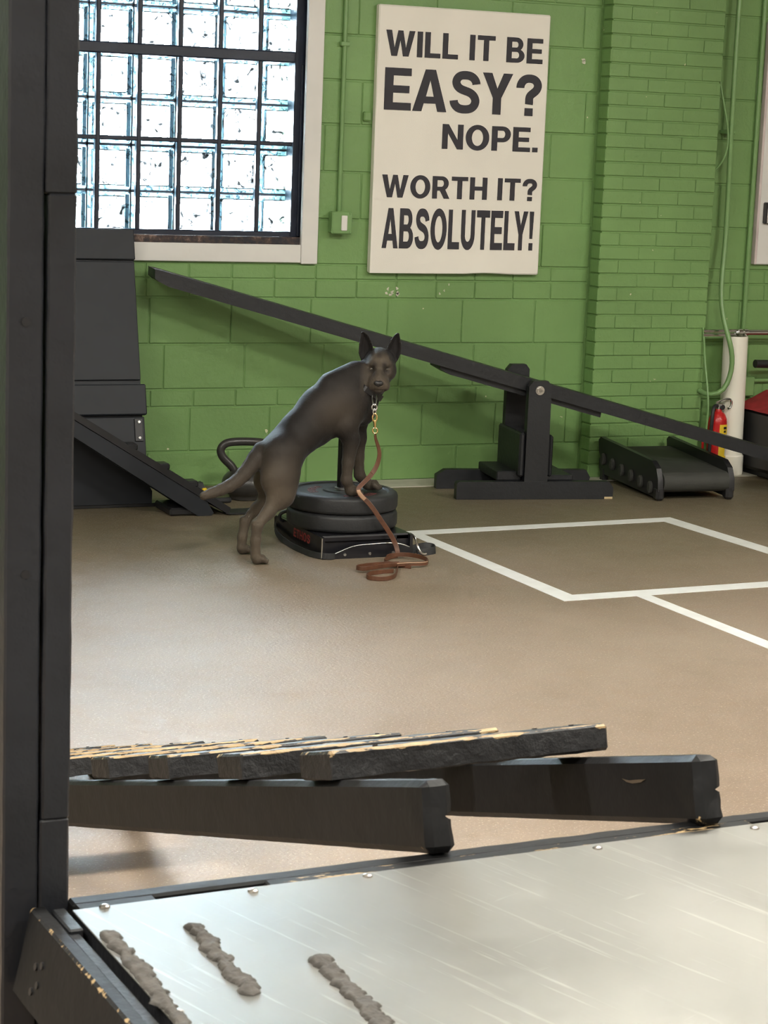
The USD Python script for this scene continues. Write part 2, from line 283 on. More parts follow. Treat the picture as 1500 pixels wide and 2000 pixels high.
FUR = MAT('grey_brown_fur', {
    'g': ('geometry', {}), 'at': ('attribute', {'attribute': 'dark'}), 'tn': ('attribute', {'attribute': 'tan'}),
    'n': ('noise_texture', {'scale': 14.0, 'detail': 4.0}), 'r': ('rgb_ramp', {'ramp': [(.3, (.0125, .0108, .0104)), (.7, (.020, .0172, .0156))]}),
    'm1': ('mix_color', {'b': (.108, .086, .063)}), 'm2': ('mix_color', {'b': (.008, .0075, .0085)}),
    'mp': ('mapping', {'scale': (1.0, 1.0, .45)}), 'n2': ('noise_texture', {'scale': 240.0, 'detail': 2.0}), 'b': ('bump', {'strength': .35, 'distance': .003}),
    'p': ('principled_bsdf', {'roughness': .58, 'specular_ior_level': .18, 'sheen_weight': .10, 'sheen_roughness': .35, 'sheen_tint': (.8, .88, 1.0)})},
    [('g.position', 'n.vector'), ('n.fac', 'r.fac'), ('tn.fac', 'm1.fac'), ('r.color', 'm1.a'), ('at.fac', 'm2.fac'), ('m1.result', 'm2.a'), ('m2.result', 'p.base_color'),
     ('g.position', 'mp.vector'), ('mp.vector', 'n2.vector'), ('n2.fac', 'b.height'), ('b.normal', 'p.normal')])
NOSE = simple('dog_nose', (.012, .011, .012), .35, bump=.3, bscale=300)
EYE = simple('dog_eye', (.060, .050, .036), .22)
SCREW = simple('screw_zinc', (.55, .52, .48), .3, 1.0)

# ------------------------------------------------------------------ the room
W = 9.2
WX0, WX1, WZ0, WZ1 = 1.70, 3.600, 1.100, 3.0            # window hole
struct = dict(kind='structure')
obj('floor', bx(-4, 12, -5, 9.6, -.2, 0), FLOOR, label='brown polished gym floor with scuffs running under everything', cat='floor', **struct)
obj('ceiling', bx(-4, 12, -5, 9.6, CEIL, CEIL + .15), CEILW, label='white ceiling above the gym', cat='ceiling', **struct)
obj('wall_left', bx(-4.2, -4, -5, 9.6, 0, CEIL), WHITE_WALL, label='white left-hand wall of the gym', cat='wall', **struct)
obj('wall_right', bx(12, 12.2, -5, 9.6, 0, CEIL), WHITE_WALL, label='white right-hand wall of the gym', cat='wall', **struct)
obj('wall_front', bx(-4, 12, -5.2, -5, 0, CEIL), WHITE_WALL, label='white wall behind the viewer', cat='wall', **struct)
wb = thing('wall_back', 'green painted block wall with brick courses and a brick pilaster', 'wall', kind='structure')
ys = W + .006
slab = [bx(-4, WX0, ys, W + .4, 0, 2.75), bx(WX1, 12, ys, W + .4, 0, 2.75), bx(WX0, WX1, ys, W + .4, 0, WZ0)]
obj('mortar_bed', cat(slab), GREEN, wb)
obj('upper_wall', cat([bx(-4, WX0, ys, W + .4, 2.75, CEIL), bx(WX1, 12, ys, W + .4, 2.75, CEIL), bx(WX0, WX1, ys, W + .4, WZ1, CEIL)]), WHITE_WALL, wb, label='white upper part of the wall')
PX0, PX1, PY = 5.095, 5.717, W - .105
def unit(x0, x1, z0, z1, front, depth, r, gap=.0035, gx=.0022):
    d = r.normal(0, .0011)
    m = bx(x0 + gx + r.normal(0, .0004), x1 - gx, front + d, front + depth, z0 + gap, z1 - gap + r.normal(0, .0006), .0035)
    return rot(m, r.normal(0, .10), (0, 0, 1), m.centroid)
courses = [0, .163, .369, .45, .657, .869, .955, 1.026, 1.235, 1.452, 1.668, 1.868, 2.072, 2.275, 2.48, 2.69]
offs = {0: .08, 1: .28, 2: .05, 3: .150, 4: .079, 5: .02, 6: .222, 7: .10, 8: .31, 9: .12, 10: .3, 11: .09, 12: .27, 13: .11, 14: .3}
r = np.random.default_rng(3)
for i in range(len(courses) - 1):
    z0, z1 = courses[i], courses[i + 1]; brick = z1 - z0 < .1; L = .205 if brick else .39
    x = 2.0 + offs[i] - L * (1 + math.ceil(1.2 / L))
    while x < 7.0:
        a, b = x, x + L; x = b
        spans = [(max(a, 1.0), min(b, PX0)), (max(a, PX1), min(b, 6.9))]
        for s0, s1 in spans:
            if s1 - s0 < .03: continue
            if z1 > WZ0 and s0 < WX1:                                # the window hole
                if s1 > WX1: s0 = WX1
                else: s1 = min(s1, WX0)
                if s1 - s0 < .03: continue
            obj('brick' if brick else 'concrete_block', unit(s0, s1, max(z0, 0), z1, W, .03, r), GREEN, wb)
pil = UsdGeom.Xform.Define(stage, fresh(wb, 'pilaster')); pilp = str(pil.GetPath())
obj('core', bx(PX0 + .006, PX1 - .006, PY + .006, W + .02, 0, 2.75), GREEN, pilp)
nz = 41
for k in range(nz):
    z0, z1 = 2.75 * k / nz, 2.75 * (k + 1) / nz
    cuts = [PX0, PX0 + .215, PX0 + .42, PX1] if k % 2 == 0 else [PX0, PX0 + .105, PX0 + .31, PX0 + .515, PX1]
    for a, b in zip(cuts[:-1], cuts[1:]):
        obj('brick', unit(a if a > PX0 else a - .003, b if b < PX1 else b + .003, z0, z1, PY, .09, r, .0030, .0006), GREEN, pilp)
# bare chips in the paint, and a stub of an old fixing
r = np.random.default_rng(11)
for cx, cz, n, s in ((4.055, .895, 9, .010), (4.30, .905, 3, .006), (3.98, .52, 4, .006), (5.0, 2.02, 2, .012)):
    for _ in range(n):
        a = np.sort(r.uniform(0, 2 * np.pi, 7)); q = np.c_[np.cos(a), np.sin(a)] * r.uniform(.3, 1, (7, 1)) * s
        p = Polygon(q + [cx + r.normal(0, .022), cz + r.normal(0, .016)]).buffer(.0012)
        obj('paint_chip', prism_xz(p, W - .0022, W + .002), CHIP, wb, False)
obj('old_fixing', rough(bx(3.864, 3.902, W - .02, W + .01, 1.688, 1.732, .006), .01, .003, 4), GREEN, wb)
obj('trim_2', bx(3.5, 6.4, 9.0, W, 0, .004), PALE, label='pale bare concrete strip of floor along the green wall', cat='floor edge', **struct)

# ------------------------------------------------------------------ window
wn = thing('window_1', 'glass block window behind a dark steel sash grid', 'window', kind='structure')
yb = 9.36
zj = [1.130 + .2048 * k for k in range(10)]; xj = [3.628 - .2042 * k for k in range(11)][::-1]
r = np.random.default_rng(5)
for i in range(len(xj) - 1):
    if xj[i] < 1.75: continue
    for k in range(len(zj) - 1):
        x0, x1, z0, z1 = xj[i] + .005, xj[i + 1] - .005, zj[k] + .005, zj[k + 1] - .005
        ring = prism(sbox(x0, z0, x1, z1).buffer(-.012).buffer(.012, 3).difference(sbox(x0, z0, x1, z1).buffer(-.032).buffer(.010, 3)), .078)
        ring = mv(stand(ring), 0, yb + .078, 0)
        bp = obj('glass_block', ring, GLASSRIM, wn)
        obj('face', mv(rough(bx(x0 + .018, x1 - .018, yb + .012, yb + .022, z0 + .018, z1 - .018, .004), .05, .003, int(r.integers(1e6)), 14), 0, 0, 0), GLASS, bp)
mort = [bx(x - .005, x + .005, yb + .012, yb + .07, zj[0], zj[-1]) for x in xj if x > 1.75] + [bx(1.78, 3.628, yb + .012, yb + .07, z - .005, z + .005) for z in zj]
obj('mortar_joint', cat(mort), MORTAR, wn)
obj('side_filler', bx(WX0, 1.785, 9.33, 9.45, WZ0, WZ1), SASH, wn)
ysh = 9.28
obj('stile', cat([bx(3.545, 3.600, ysh - .03, ysh + .06, WZ0, WZ1, .004), bx(3.572, 3.586, ysh - .045, ysh, WZ0 + .05, 1.93, .003)]), SASH, wn)
obj('meeting_rail', bx(1.72, 3.56, ysh - .022, ysh + .03, 1.935, 1.985, .006), SASH, wn)
obj('bottom_rail', bx(1.72, 3.56, ysh - .022, ysh + .03, 1.143, 1.170, .004), SASH, wn)
obj('sill', bx(1.70, 3.60, 9.2, 9.36, 1.09, 1.148, .004), RUST, wn)
obj('jamb', bx(3.598, 3.615, 9.19, 9.45, WZ0, WZ1), SASH, wn)
for k in range(9):
    x = 3.384 - .1892 * k
    if x > 1.75:
        obj('muntin_bar', rough(bx(x - .0105, x + .0105, ysh - .012, ysh + .02, 1.16, 1.95, .004), .06, .0008, k), SASH, wn)
        obj('muntin_bar', rough(bx(x - .0105, x + .0105, ysh - .002, ysh + .03, 1.97, WZ1, .004), .06, .0008, k + 20), SASH, wn)
obj('muntin_bar', bx(1.72, 3.56, ysh - .010, ysh + .018, 1.560, 1.579, .004), SASH, wn)
obj('head', bx(1.7, 3.6, 9.22, 9.42, WZ1 - .04, WZ1), SASH, wn)
obj('trim_1', cat([bx(3.574, 3.655, W - .022, W + .004, 1.028, 3.08, .003), bx(1.70, 3.573, W - .020, W + .004, 1.033, 1.115, .003), bx(1.617, 1.699, W - .022, W + .004, 1.028, 3.08, .003)]), TRIMW, label='white boards framing the glass block window', cat='window trim', **struct)

# ------------------------------------------------------------------ lamps
for i, (x, y, q) in enumerate(LAMPS):
    t = thing('ceiling_lamp', f'white strip lamp under the ceiling, {("far", "middle", "near")[0 if y > 5 else 1 if y > 2 else 2]} row, ' + ('leftmost' if x < 1.5 and y < 5 or x == 1.0 else 'rightmost' if x > 4.6 else 'centre') + ' of its row', 'lamp', (x, y, CEIL - .09), group='ceiling lamps')
    obj('housing', bx(-.66, .66, -.16, .16, .02, .09, .01), SWITCH, t)
    obj('diffuser', bx(-.62, .62, -.13, .13, -.012, .02, .006), LAMPGLOW[q], t)

# ------------------------------------------------------------------ sign, switch, conduits
from shapely import affinity
sg = thing('wall_sign', 'large white canvas sign with bold black slogan on the green wall', 'sign', (3.912, W - .04, .992))
sw, sh = .885, 1.225
body = rough(bx(0, sw, 0, .039, 0, sh, .006), .05, .0009, 2, 6)
v = body.vertices; fold = (v[:, 2] < .05) & (abs(v[:, 0] - .60) < .12); body.vertices[fold] += np.c_[0 * v[fold, 0], -.006 * np.cos((v[fold, 0] - .60) / .12 * np.pi / 2), .005 * np.cos((v[fold, 0] - .60) / .12 * np.pi / 2)]
obj('canvas', body, CANVAS, sg)
for txt, x0, x1, z0, z1, bold in (('WILL IT BE', 3.950, 4.761, 1.988, 2.104, .0), ('EASY?', 3.952, 4.764, 1.742, 1.937, .002), ('NOPE.', 4.255, 4.758, 1.573, 1.692, .0),
                                  ('WORTH IT?', 3.957, 4.765, 1.342, 1.450, .0), ('ABSOLUTELY!', 3.967, 4.757, 1.105, 1.298, .003)):
    ls = text_letters(txt); a = unary_union(ls).bounds
    for p in ls:                                                    # each letter is a piece of its own
        p = affinity.scale(affinity.translate(p, -a[0], -a[1]), (x1 - x0) / (a[2] - a[0]), (z1 - z0) / (a[3] - a[1]), origin=(0, 0)).simplify(.0002)
        obj('letter', prism_xz(affinity.translate(p, x0 - 3.912, z0 - .992), -.0028, .004), INK, sg, False)
# pipe conduit down to the switch box
t = thing('conduit', 'thin green conduit running down to the switch box beside the window', 'conduit', (3.757, W - .016, 0))
obj('pipe', cyl(.0105, (.0, 0, 1.272), (.0, 0, CEIL), 14), GREENMETAL, t)
obj('clamp', bx(-.022, .022, -.012, .016, 2.02, 2.04, .003), GREENMETAL, t)
t = thing('switch_box', 'green surface-mounted switch box with a white label between window and sign', 'switch box', (3.754, W, 1.222))
obj('box', bx(-.044, .044, -.055, -.001, -.050, .050, .006), GREENMETAL, t)
obj('cover', bx(-.051, .051, -.068, -.055, -.052, .052, .005), GREENMETAL, t)
obj('rocker', bx(-.006, .024, -.074, -.068, -.036, .034, .003), SWITCH, t)
for sx in (-.040, .040):
    for sz in (-.042, .042): obj('screw', cyl(.005, (sx, -.071, sz), (sx, -.066, sz), 10), GREENMETAL, t)

# right-hand side: conduits, cables, white panel, junction box
t = thing('conduit', 'thin green conduit right of the pilaster, bending out in front of the white pipe', 'conduit')
path = spline([(5.815, 9.130, 3.3), (5.815, 9.130, 2.4), (5.817, 9.128, 1.6), (5.815, 9.12, 1.1), (5.79, 9.07, .855), (5.80, 9.04, .755), (5.815, 9.012, .672), (5.828, 9.005, .600), (5.818, 9.005, .500), (5.775, 9.01, .432), (5.725, 9.05, .416), (5.700, 9.09, .43)], 90)
obj('flexible_pipe', tube(path, .0125, 12), GREENMETAL, t)
obj('clamp', bx(5.79, 5.84, 9.128, 9.194, 1.70, 1.72, .003), GREENMETAL, t)
obj('conduit', cyl(.0115, (5.998, 9.183, .715), (5.998, 9.183, CEIL), 12), GREENMETAL, label='thin straight green conduit beside the white panel, ending above the white pipe', cat='conduit')
t = spline([(5.727, 9.17, 3.4), (5.728, 9.165, 2.5), (5.742, 9.15, 1.975), (5.776, 9.13, 1.80), (5.792, 9.12, 1.63), (5.768, 9.13, 1.555), (5.742, 9.16, 1.51), (5.732, 9.178, 1.485)], 60)
obj('cable', tube(t, .0055, 8), GREENMETAL, label='thin green cable bowing out high beside the right edge of the pilaster', cat='cable')
t = spline([(5.72, 9.17, .80), (5.705, 9.10, .749), (5.710, 9.07, .595), (5.706, 9.01, .40), (5.704, 9.00, .312), (5.700, 9.00, .245)], 40)
obj('cable', tube(t, .0055, 8), GREENMETAL, label='thin green cable hanging down to the fire extinguisher', cat='cable')
t = thing('junction_box', 'small green junction box half hidden behind the white pipe', 'junction box', (6.045, W, .438))
obj('box', bx(-.040, .034, -.035, 0, -.052, .050, .006), GREENMETAL, t)
obj('pipe', cyl(.010, (.03, -.018, .028), (.9, -.018, .028), 12), GREENMETAL, t)
t = thing('white_panel', 'white painted panel cut off by the right edge of the picture', 'panel', (6.030, W, 1.058))
obj('board', bx(0, .8, -.028, 0, 0, 1.2, .003), TRIMW, t)
obj('edge_strip', bx(-.004, .010, -.034, .0, 0, 1.2, .002), simple('grey_edge', lin(205, 192, 190), .5), t)
pl = obj('switch_plate', bx(.030, .11, -.050, -.027, .205, .312, .005), BLACKPL, t, label='black switch plate with chrome edge')
obj('chrome_edge', bx(.044, .052, -.053, -.045, .208, .309, .002), CHROME, pl)
for z in (.24, .28): obj('socket', cyl(.013, (.075, -.054, z), (.075, -.048, z), 14), BLACKPL, pl)

# white pipe, chrome rod, extinguisher, crate
t = thing('pvc_pipe', 'upright white plastic pipe standing on the floor against the green wall', 'pipe', (5.905, 9.085, 0))
pipe = lathe([(0.050, .08), (.062, .08), (.062, .70), (.061, .704), (.055, .704), (.055, .10)], 40)
obj('tube', rot(pipe, -1.0, (0, 1, 0)), PVC, t)
obj('coupling', lathe([(.0, .004), (.066, .004), (.068, .012), (.068, .098), (.064, .104), (.0, .104)], 40), PVC, t)
t = thing('chrome_rod', 'pair of thin chrome rods lying level across the top of the white pipe', 'rod')
obj('rod', cyl(.0085, (5.700, 9.085, .728), (5.90, 9.085, .730), 12), CHROME, t)
obj('rod', cyl(.0085, (5.700, 9.085, .7085), (5.90, 9.085, .711), 12), CHROME, t)
obj('sleeve', lathe([(0, 0), (.014, 0), (.016, .01), (.019, .015), (.019, .04), (.013, .045), (.019, .05), (.019, .07), (.0145, .08), (.0145, 1.0), (0, 1.0)], 20).apply_transform(trimesh.transformations.rotation_matrix(np.pi / 2, (0, 1, 0))).apply_translation((5.885, 9.085, .722)), CHROME, t)
t = thing('fire_extinguisher', 'red fire extinguisher with a yellow label standing left of the white pipe', 'fire extinguisher', (5.788, 9.036, 0))
obj('cylinder', lathe([(0, .002), (.044, .002), (.048, .01), (.048, .27), (.045, .295), (.034, .318), (.018, .33), (.016, .342), (0, .342)], 40), EXTRED, t)
lab = trimesh.creation.revolve(np.array([(.0482, .035), (.0488, .035), (.0488, .268), (.0482, .268), (.0482, .035)]), angle=np.radians(105), sections=20)
obj('label', rot(lab, -108, (0, 0, 1)), YELLOW, t, label='yellow instruction label')
lab = trimesh.creation.revolve(np.array([(.0486, .11), (.0493, .11), (.0493, .218), (.0486, .218), (.0486, .11)]), angle=np.radians(50), sections=12)
obj('label', rot(lab, -62, (0, 0, 1)), LABELW, t, label='white patch on the yellow label')
for z, a, w_, h_ in ((.245, -82, 26, .012), (.228, -80, 18, .010), (.190, -72, 5, .008), (.168, -64, 5, .008), (.15, -64, 5, .008), (.065, -66, 10, .03), (.065, -50, 10, .03)):
    mk = trimesh.creation.revolve(np.array([(.0490, z), (.0496, z), (.0496, z + h_), (.0490, z + h_), (.0490, z)]), angle=np.radians(w_), sections=8)
    obj('label_mark', rot(mk, a, (0, 0, 1)), BLACKPL, t, False)
vp_ = obj('valve', cat([cyl(.012, (0, 0, .335), (0, 0, .365), 16), bx(-.02, .02, -.012, .012, .352, .372, .004)]), STEEL, t)
obj('lever', tube(spline([(-.02, 0, .372), (.03, -.005, .392), (.062, -.01, .388), (.066, -.01, .36), (.05, -.01, .345)], 24), .006, 10), CHROME, vp_)
obj('gauge', cyl(.013, (.012, -.02, .352), (.012, -.008, .352), 16), BLACKPL, vp_)
obj('hose', tube(spline([(-.015, -.01, .36), (-.04, -.02, .352), (-.052, -.03, .31), (-.056, -.03, .22), (-.058, -.03, .12), (-.058, -.03, .06)], 40), .0095, 10), BLACKPL, t)
obj('hanger', bx(-.07, -.058, .02, .03, .0, .20, .003), EXTRED, t)
t = thing('storage_crate', 'black crate with a red cloth top at the right edge of the picture', 'crate', (5.985, 8.80, 0))
obj('tub', bx(0, .50, 0, .36, .03, .34, .02), BLACKPL, t)
obj('foot', bx(.03, .47, .03, .33, 0, .035, .006), BLACKPL, t)
rim = prism_xz([(-.015, .335), (.05, .37), (.16, .42), (.5, .43), (.5, .30), (.14, .26), (.10, .30), (.05, .35)], -.01, .36)
obj('cover', rough(rim, .04, .006, 3, 14), REDCLOTH, t)
obj('edge_strip', bx(-.004, .004, -.004, .004, .06, .33, .002), STEEL, t)
obj('handle_post', bx(.46, .49, .25, .28, .3, .58, .004), BLACKPL, t)
obj('handle', cyl(.021, (.02, .265, .565), (.50, .265, .555), 14), BLACKPL, t)

# ------------------------------------------------------------------ seesaw
t = thing('seesaw', 'long black seesaw plank tilted on its wooden stand in front of the green wall', 'seesaw', (4.158, 8.634, 0), -9.4)
def board_xz(poly, v0, v1, sd, amp=.0008): return rough(prism_xz(poly, v0, v1), .06, amp, sd)
zt = lambda u: 1.013 - .2657 * (u + 1.39)
th = .060
obj('plank', board_xz([(-1.392, zt(-1.39)), (-1.36, zt(-1.36) + .002), (2.18, zt(2.18)), (2.20, .012), (2.19, .002), (2.16, zt(2.16) - th), (-1.33, zt(-1.33) - th), (-1.375, zt(-1.39) - th + .006), (-1.392, zt(-1.39) - .04)], .06, .285, 1), BLACK, t)
obj('batten', board_xz([(-.078, zt(-.078) - th + .004), (.71, zt(.71) - th + .004), (.706, zt(.71) - th - .024), (-.03, zt(-.03) - th - .028), (-.078, zt(-.078) - th - .014)], .085, .26, 2), BLACK, t)
for nm, v0, du, z0, z1 in (('upright', 0, 0, .080, .548), ('upright', .30, -.012, .080, .592)):
    obj(nm, board_xz([(.322 + du, z0), (.434 + du, z0), (.432 + du, z1 - .022), (.415 + du, z1), (.345 + du, z1), (.324 + du, z1 - .026)], v0, v0 + .042, 5), BLACK, t)
obj('foot', board_xz([(0, .001), (.742, .001), (.757, .012), (.757, .055), (.735, .083), (.01, .083), (0, .075)], -.002, .04, 6), BLACK, t)
obj('foot', board_xz([(-.012, .001), (.735, .001), (.75, .055), (.728, .090), (.03, .092), (-.012, .066)], .30, .342, 7), BLACK, t)
obj('bare_patch', bx(.715, .756, -.0035, .0, .001, .012, .001), simple('bare_wood', (.55, .42, .24), .7), t, label='bare wood where the foot is chipped')
obj('cross_board', rough(bx(.20, .318, .035, .335, .083, .126, .004), .06, .0008, 8), BLACK, t)
obj('cross_board', rough(bx(.44, .57, .035, .335, .083, .108, .004), .06, .0008, 9), BLACK, t)
obj('side_panel', rough(bx(.292, .318, .0, .342, .105, .308, .008), .06, .0008, 10), BLACK, t)
obj('side_panel', rough(bx(.436, .455, .0, .342, .105, .298, .008), .06, .0008, 11), BLACK, t)
ax = obj('axle', cyl(.009, (.376, -.012, .505), (.376, .36, .505), 14), STEEL, t)
obj('nut', tube([(.376, -.012, .505), (.376, -.001, .505)], .0165, 6), STEEL, ax)
obj('washer', cyl(.021, (.376, -.003, .505), (.376, .001, .505), 20), STEEL, ax)

# ------------------------------------------------------------------ manual slat treadmill
t = thing('treadmill', 'low black slat treadmill with raised side rails below the pilaster', 'treadmill', (5.088, 8.430, 0), -4.0)
rw, L = .400, .635
rail = [(-.02, .045), (.0, .035), (.06, .045), (L - .02, .115), (L, .14), (L + .01, .195), (L - .012, .212), (L - .05, .208), (.06, .180), (.01, .150), (-.015, .10)]
def rail_mesh(u0, u1):
    m = prism(rail, u1 - u0)                                     # drawn in (v, z), thickness along u
    v = m.vertices.copy(); m.vertices = np.c_[v[:, 2] + u0, v[:, 0], v[:, 1]]; m.fix_normals(); return m
obj('side_rail', rail_mesh(0, .026), BLACKPL, t)
obj('side_rail', rail_mesh(rw - .028, rw), BLACKPL, t)
belt = LineString([(.02, .085), (L - .04, .120)]).buffer(.046)
m = prism(belt, rw - .06); v = m.vertices.copy(); m.vertices = np.c_[v[:, 2] + .03, v[:, 0], v[:, 1]]; m.fix_normals()
obj('belt', m, BELT, t)
lower = [(.0, .012), (L - .02, .035), (L, .06), (L, .10), (L - .02, .118), (.0, .055)]
for u0, u1 in ((.004, .03), (rw - .03, rw - .004)):
    m = prism(lower, u1 - u0); v = m.vertices.copy(); m.vertices = np.c_[v[:, 2] + u0, v[:, 0], v[:, 1]]; m.fix_normals(); obj('frame_rail', m, BLACKPL, t)
for k in range(6):
    y = .055 + .104 * k; z = .056 + .0105 * k
    m = lathe([(0, 0), (.020, 0), (.022, .004), (.022, .014), (.017, .018), (0, .018)], 20); m = rot(m, -90, (0, 1, 0)); v = m.vertices; v[:, 1] *= .85; v[:, 2] *= 1.35
    obj('roller_end', mv(m, .004, y, z), BELT, t)
for u0, u1 in ((-.004, .038), (rw - .040, rw + .002)):
    obj('front_foot', rough(bx(u0, u1, -.022, .03, .0005, .066, .012), .03, .0005, 3), BLACKPL, t)
for u0, u1 in ((.0, .03), (rw - .03, rw)): obj('rear_foot', bx(u0, u1, L - .06, L - .02, 0, .06, .005), BLACKPL, t)
obj('front_beam', bx(.03, rw - .03, .0, .03, .040, .058, .004), BLACKPL, t)

# ------------------------------------------------------------------ floor tape
def tape(nm, q, lab):
    obj(nm, mv(prism(Polygon(q), .0012), 0, 0, .0003), TAPE, smooth=False, label=lab, cat='tape', group='white floor tape')
A, B, Cc, Dd = np.array((3.584, 7.947)), np.array((4.92, 8.018)), np.array((3.607, 6.560)), np.array((4.985, 6.628))
a, b, c, d = np.array((3.648, 7.864)), np.array((4.836, 7.930)), np.array((3.688, 6.650)), np.array((4.90, 6.705))
tape('floor_tape', [A, B, b, a], 'white tape strip on the floor, far side of the taped square')
tape('floor_tape', [A, a, c, Cc], 'white tape strip on the floor, left side of the taped square')
tape('floor_tape', [B, (5.02, 6.2), (4.935, 6.2), b], 'white tape strip on the floor, right side of the taped square')
tape('floor_tape', [Cc, c, (4.932, 6.708), (4.937, 6.622)], 'white tape strip on the floor, near side of the taped square')
tape('floor_tape', [(3.914, 6.574), (3.974, 6.577), (4.02, 4.6), (3.948, 4.6)], 'white tape strip running towards the viewer from the taped square')

# ------------------------------------------------------------------ sled with two bumper plates
t = thing('weight_sled', 'small black weight sled with red lettering under the stacked plates', 'sled', (3.030, 7.465, 0))
SX, SY, SZ = .385, .525, .086
obj('deck', bx(.006, SX - .006, .02, SY - .01, .060, SZ, .006), SLEDMETAL, t)
side = [(0, .004), (.02, .0), (SY - .05, .0), (SY, .03), (SY, SZ - .012), (SY - .02, SZ - .002), (.0, SZ - .002)]
for u0, u1 in ((0, .012), (SX - .012, SX)):
    m = prism(side, u1 - u0); v = m.vertices.copy(); m.vertices = np.c_[v[:, 2] + u0, v[:, 0], v[:, 1]]; m.fix_normals()
    sp = obj('side_plate', m, SLEDMETAL, t)
    if u0 == 0:
        ls = text_letters('ETHOS'); a = unary_union(ls).bounds
        for p in ls:
            p = affinity.scale(affinity.translate(p, -a[0], -a[1]), .175 / (a[2] - a[0]), .036 / (a[3] - a[1]), origin=(0, 0))
            m = prism(p, .0012); v = m.vertices.copy(); m.vertices = np.c_[-.0006 - v[:, 2] * .5, .30 - v[:, 0], v[:, 1] + .036]; m.fix_normals()
            obj('letter', m, REDINK, sp, False, label='red letter on the side of the sled')
lip = unary_union([Polygon([(.0, .0), (.37, .0), (.37, .034), (.33, .048), (.20, .052), (.13, .046), (.06, .022), (.02, .010), (0, .008)])]).buffer(-.002).buffer(.002)
obj('front_lip', prism_xz(lip, -.006, .006), SLEDMETAL, t)
obj('lip_edge', tube(spline([(.004, -.003, .010), (.06, -.003, .023), (.13, -.003, .047), (.20, -.003, .053), (.33, -.003, .049), (.37, -.003, .035)], 40), .0022, 8), STEEL, t)
obj('corner_edge', cyl(.003, (.001, .0, .004), (.001, .0, SZ - .004), 8), STEEL, t)
obj('back_plate', bx(.0, SX, SY - .02, SY - .008, .01, SZ - .004, .003), SLEDMETAL, t)
obj('front_plate', bx(.01, SX - .01, .03, .042, .004, SZ - .01, .003), SLEDMETAL, t)
obj('corner_box', bx(.32, .392, .02, .10, .03, .083, .004), SLEDMETAL, t)
for x in (.095, .20, .30): obj('rivet', lathe([(0, 0), (.007, 0), (.005, .004), (0, .005)], 12).apply_transform(trimesh.transformations.rotation_matrix(np.pi / 2, (1, 0, 0))).apply_translation((x, -.006, .016)), STEEL, t)
st = obj('pull_strap', ribbon(spline([(.30, .03, .012), (.38, .03, .012), (.44, .05, .020), (.49, .05, .018), (.495, .03, .014), (.46, .0, .010), (.40, -.012, .008)], 40), [(0, .3, 1)] * 40, .034, .005), RUBBER, t)
obj('side_strap', ribbon(spline([(-.004, .50, .05), (-.02, .45, .030), (-.030, .34, .016), (-.034, .20, .012), (-.028, .10, .012), (-.012, .02, .014), (.02, -.014, .014), (.05, -.012, .013)], 60), [(.1, 0, 1)] * 60, .024, .004), RUBBER, t)
obj('back_loop', tube(spline([(-.002, .42, .075), (-.02, .40, .11), (.02, .38, .125), (.06, .37, .10)], 24), .007, 8), RUBBER, t)
obj('pull_ring', tube(spline([(.385, .03, .082), (.398, .0, .06), (.402, -.02, .030), (.415, -.026, .012), (.435, -.02, .010)], 30), .0045, 8), CHROME, t)
obj('pole', lathe([(0, SZ), (.024, SZ), (.024, .52), (.022, .524), (0, .524)], 28).apply_translation((.185, .255, 0)), SLEDMETAL, t)
obj('pole_collar', lathe([(.0245, .229), (.033, .229), (.033, .236), (.0245, .238)], 28).apply_translation((.185, .255, 0)), STEEL, t)
PR, PT = .221, .0705
prof = [(.0255, 0), (PR - .016, 0), (PR - .006, .004), (PR, .015), (PR, PT - .017), (PR - .004, PT - .007), (PR - .014, PT), (.186, PT), (.182, PT - .005), (.176, PT - .007), (.085, PT - .007), (.080, PT - .006), (.077, PT - .001), (.060, PT - .001), (.056, PT - .004), (.0255, PT - .004), (.0255, 0)]
for k, lab in enumerate(('lower black rubber bumper plate lying on the sled', 'upper black rubber bumper plate with red print under the dog paws')):
    t = thing('bumper_plate', lab, 'weight plate', (3.215, 7.720, SZ + .001 + k * (PT + .0005)), group='stacked bumper plates')
    obj('disc', lathe(prof, 96), RUBBER, t, 40)
    obj('hub', lathe([(.0250, .004), (.034, .004), (.034, PT - .003), (.0250, PT - .003), (.0250, .004)], 40), STEEL, t)
    if k:
        for a0 in (150, -75):
            ls = text_letters('ETHOS'); a = unary_union(ls).bounds
            def bend(q, a0=a0):
                th_ = np.radians(a0) - (q[:, 0] - .075) / .12; rr = .108 + q[:, 1]; return np.c_[rr * np.cos(th_), rr * np.sin(th_)]
            for p in ls:
                p = affinity.scale(affinity.translate(p, -a[0], -a[1]), .15 / (a[2] - a[0]), .034 / (a[3] - a[1]), origin=(0, 0)).segmentize(.01)
                obj('letter', mv(prism(transform(p, bend).buffer(0), .0012), 0, 0, PT - .0072), DULLRED, t, False)

# ------------------------------------------------------------------ kettlebell
t = thing('kettlebell', 'large dark iron kettlebell on the floor behind the dog', 'kettlebell', (3.205, 8.835, 0))
pr = [(0, .0005), (.058, .0005), (.066, .003)] + [(.104 * math.sin(a), .072 - .072 * math.cos(a) * (1 if a < np.pi / 2 else .98)) for a in np.linspace(.72, np.pi - .02, 22)] + [(0, .1426)]
obj('body', lathe(pr, 56), IRON, t, 50)
hp = spline([(-.048, 0, .120), (-.072, 0, .158), (-.106, 0, .195), (-.112, 0, .222), (-.095, 0, .246), (-.055, 0, .257), (0, 0, .259), (.055, 0, .257), (.095, 0, .246), (.112, 0, .222), (.106, 0, .195), (.072, 0, .158), (.048, 0, .120)], 80)
obj('handle', rot(tube(hp, .0185, 16), -12, (0, 0, 1)), IRON, t)

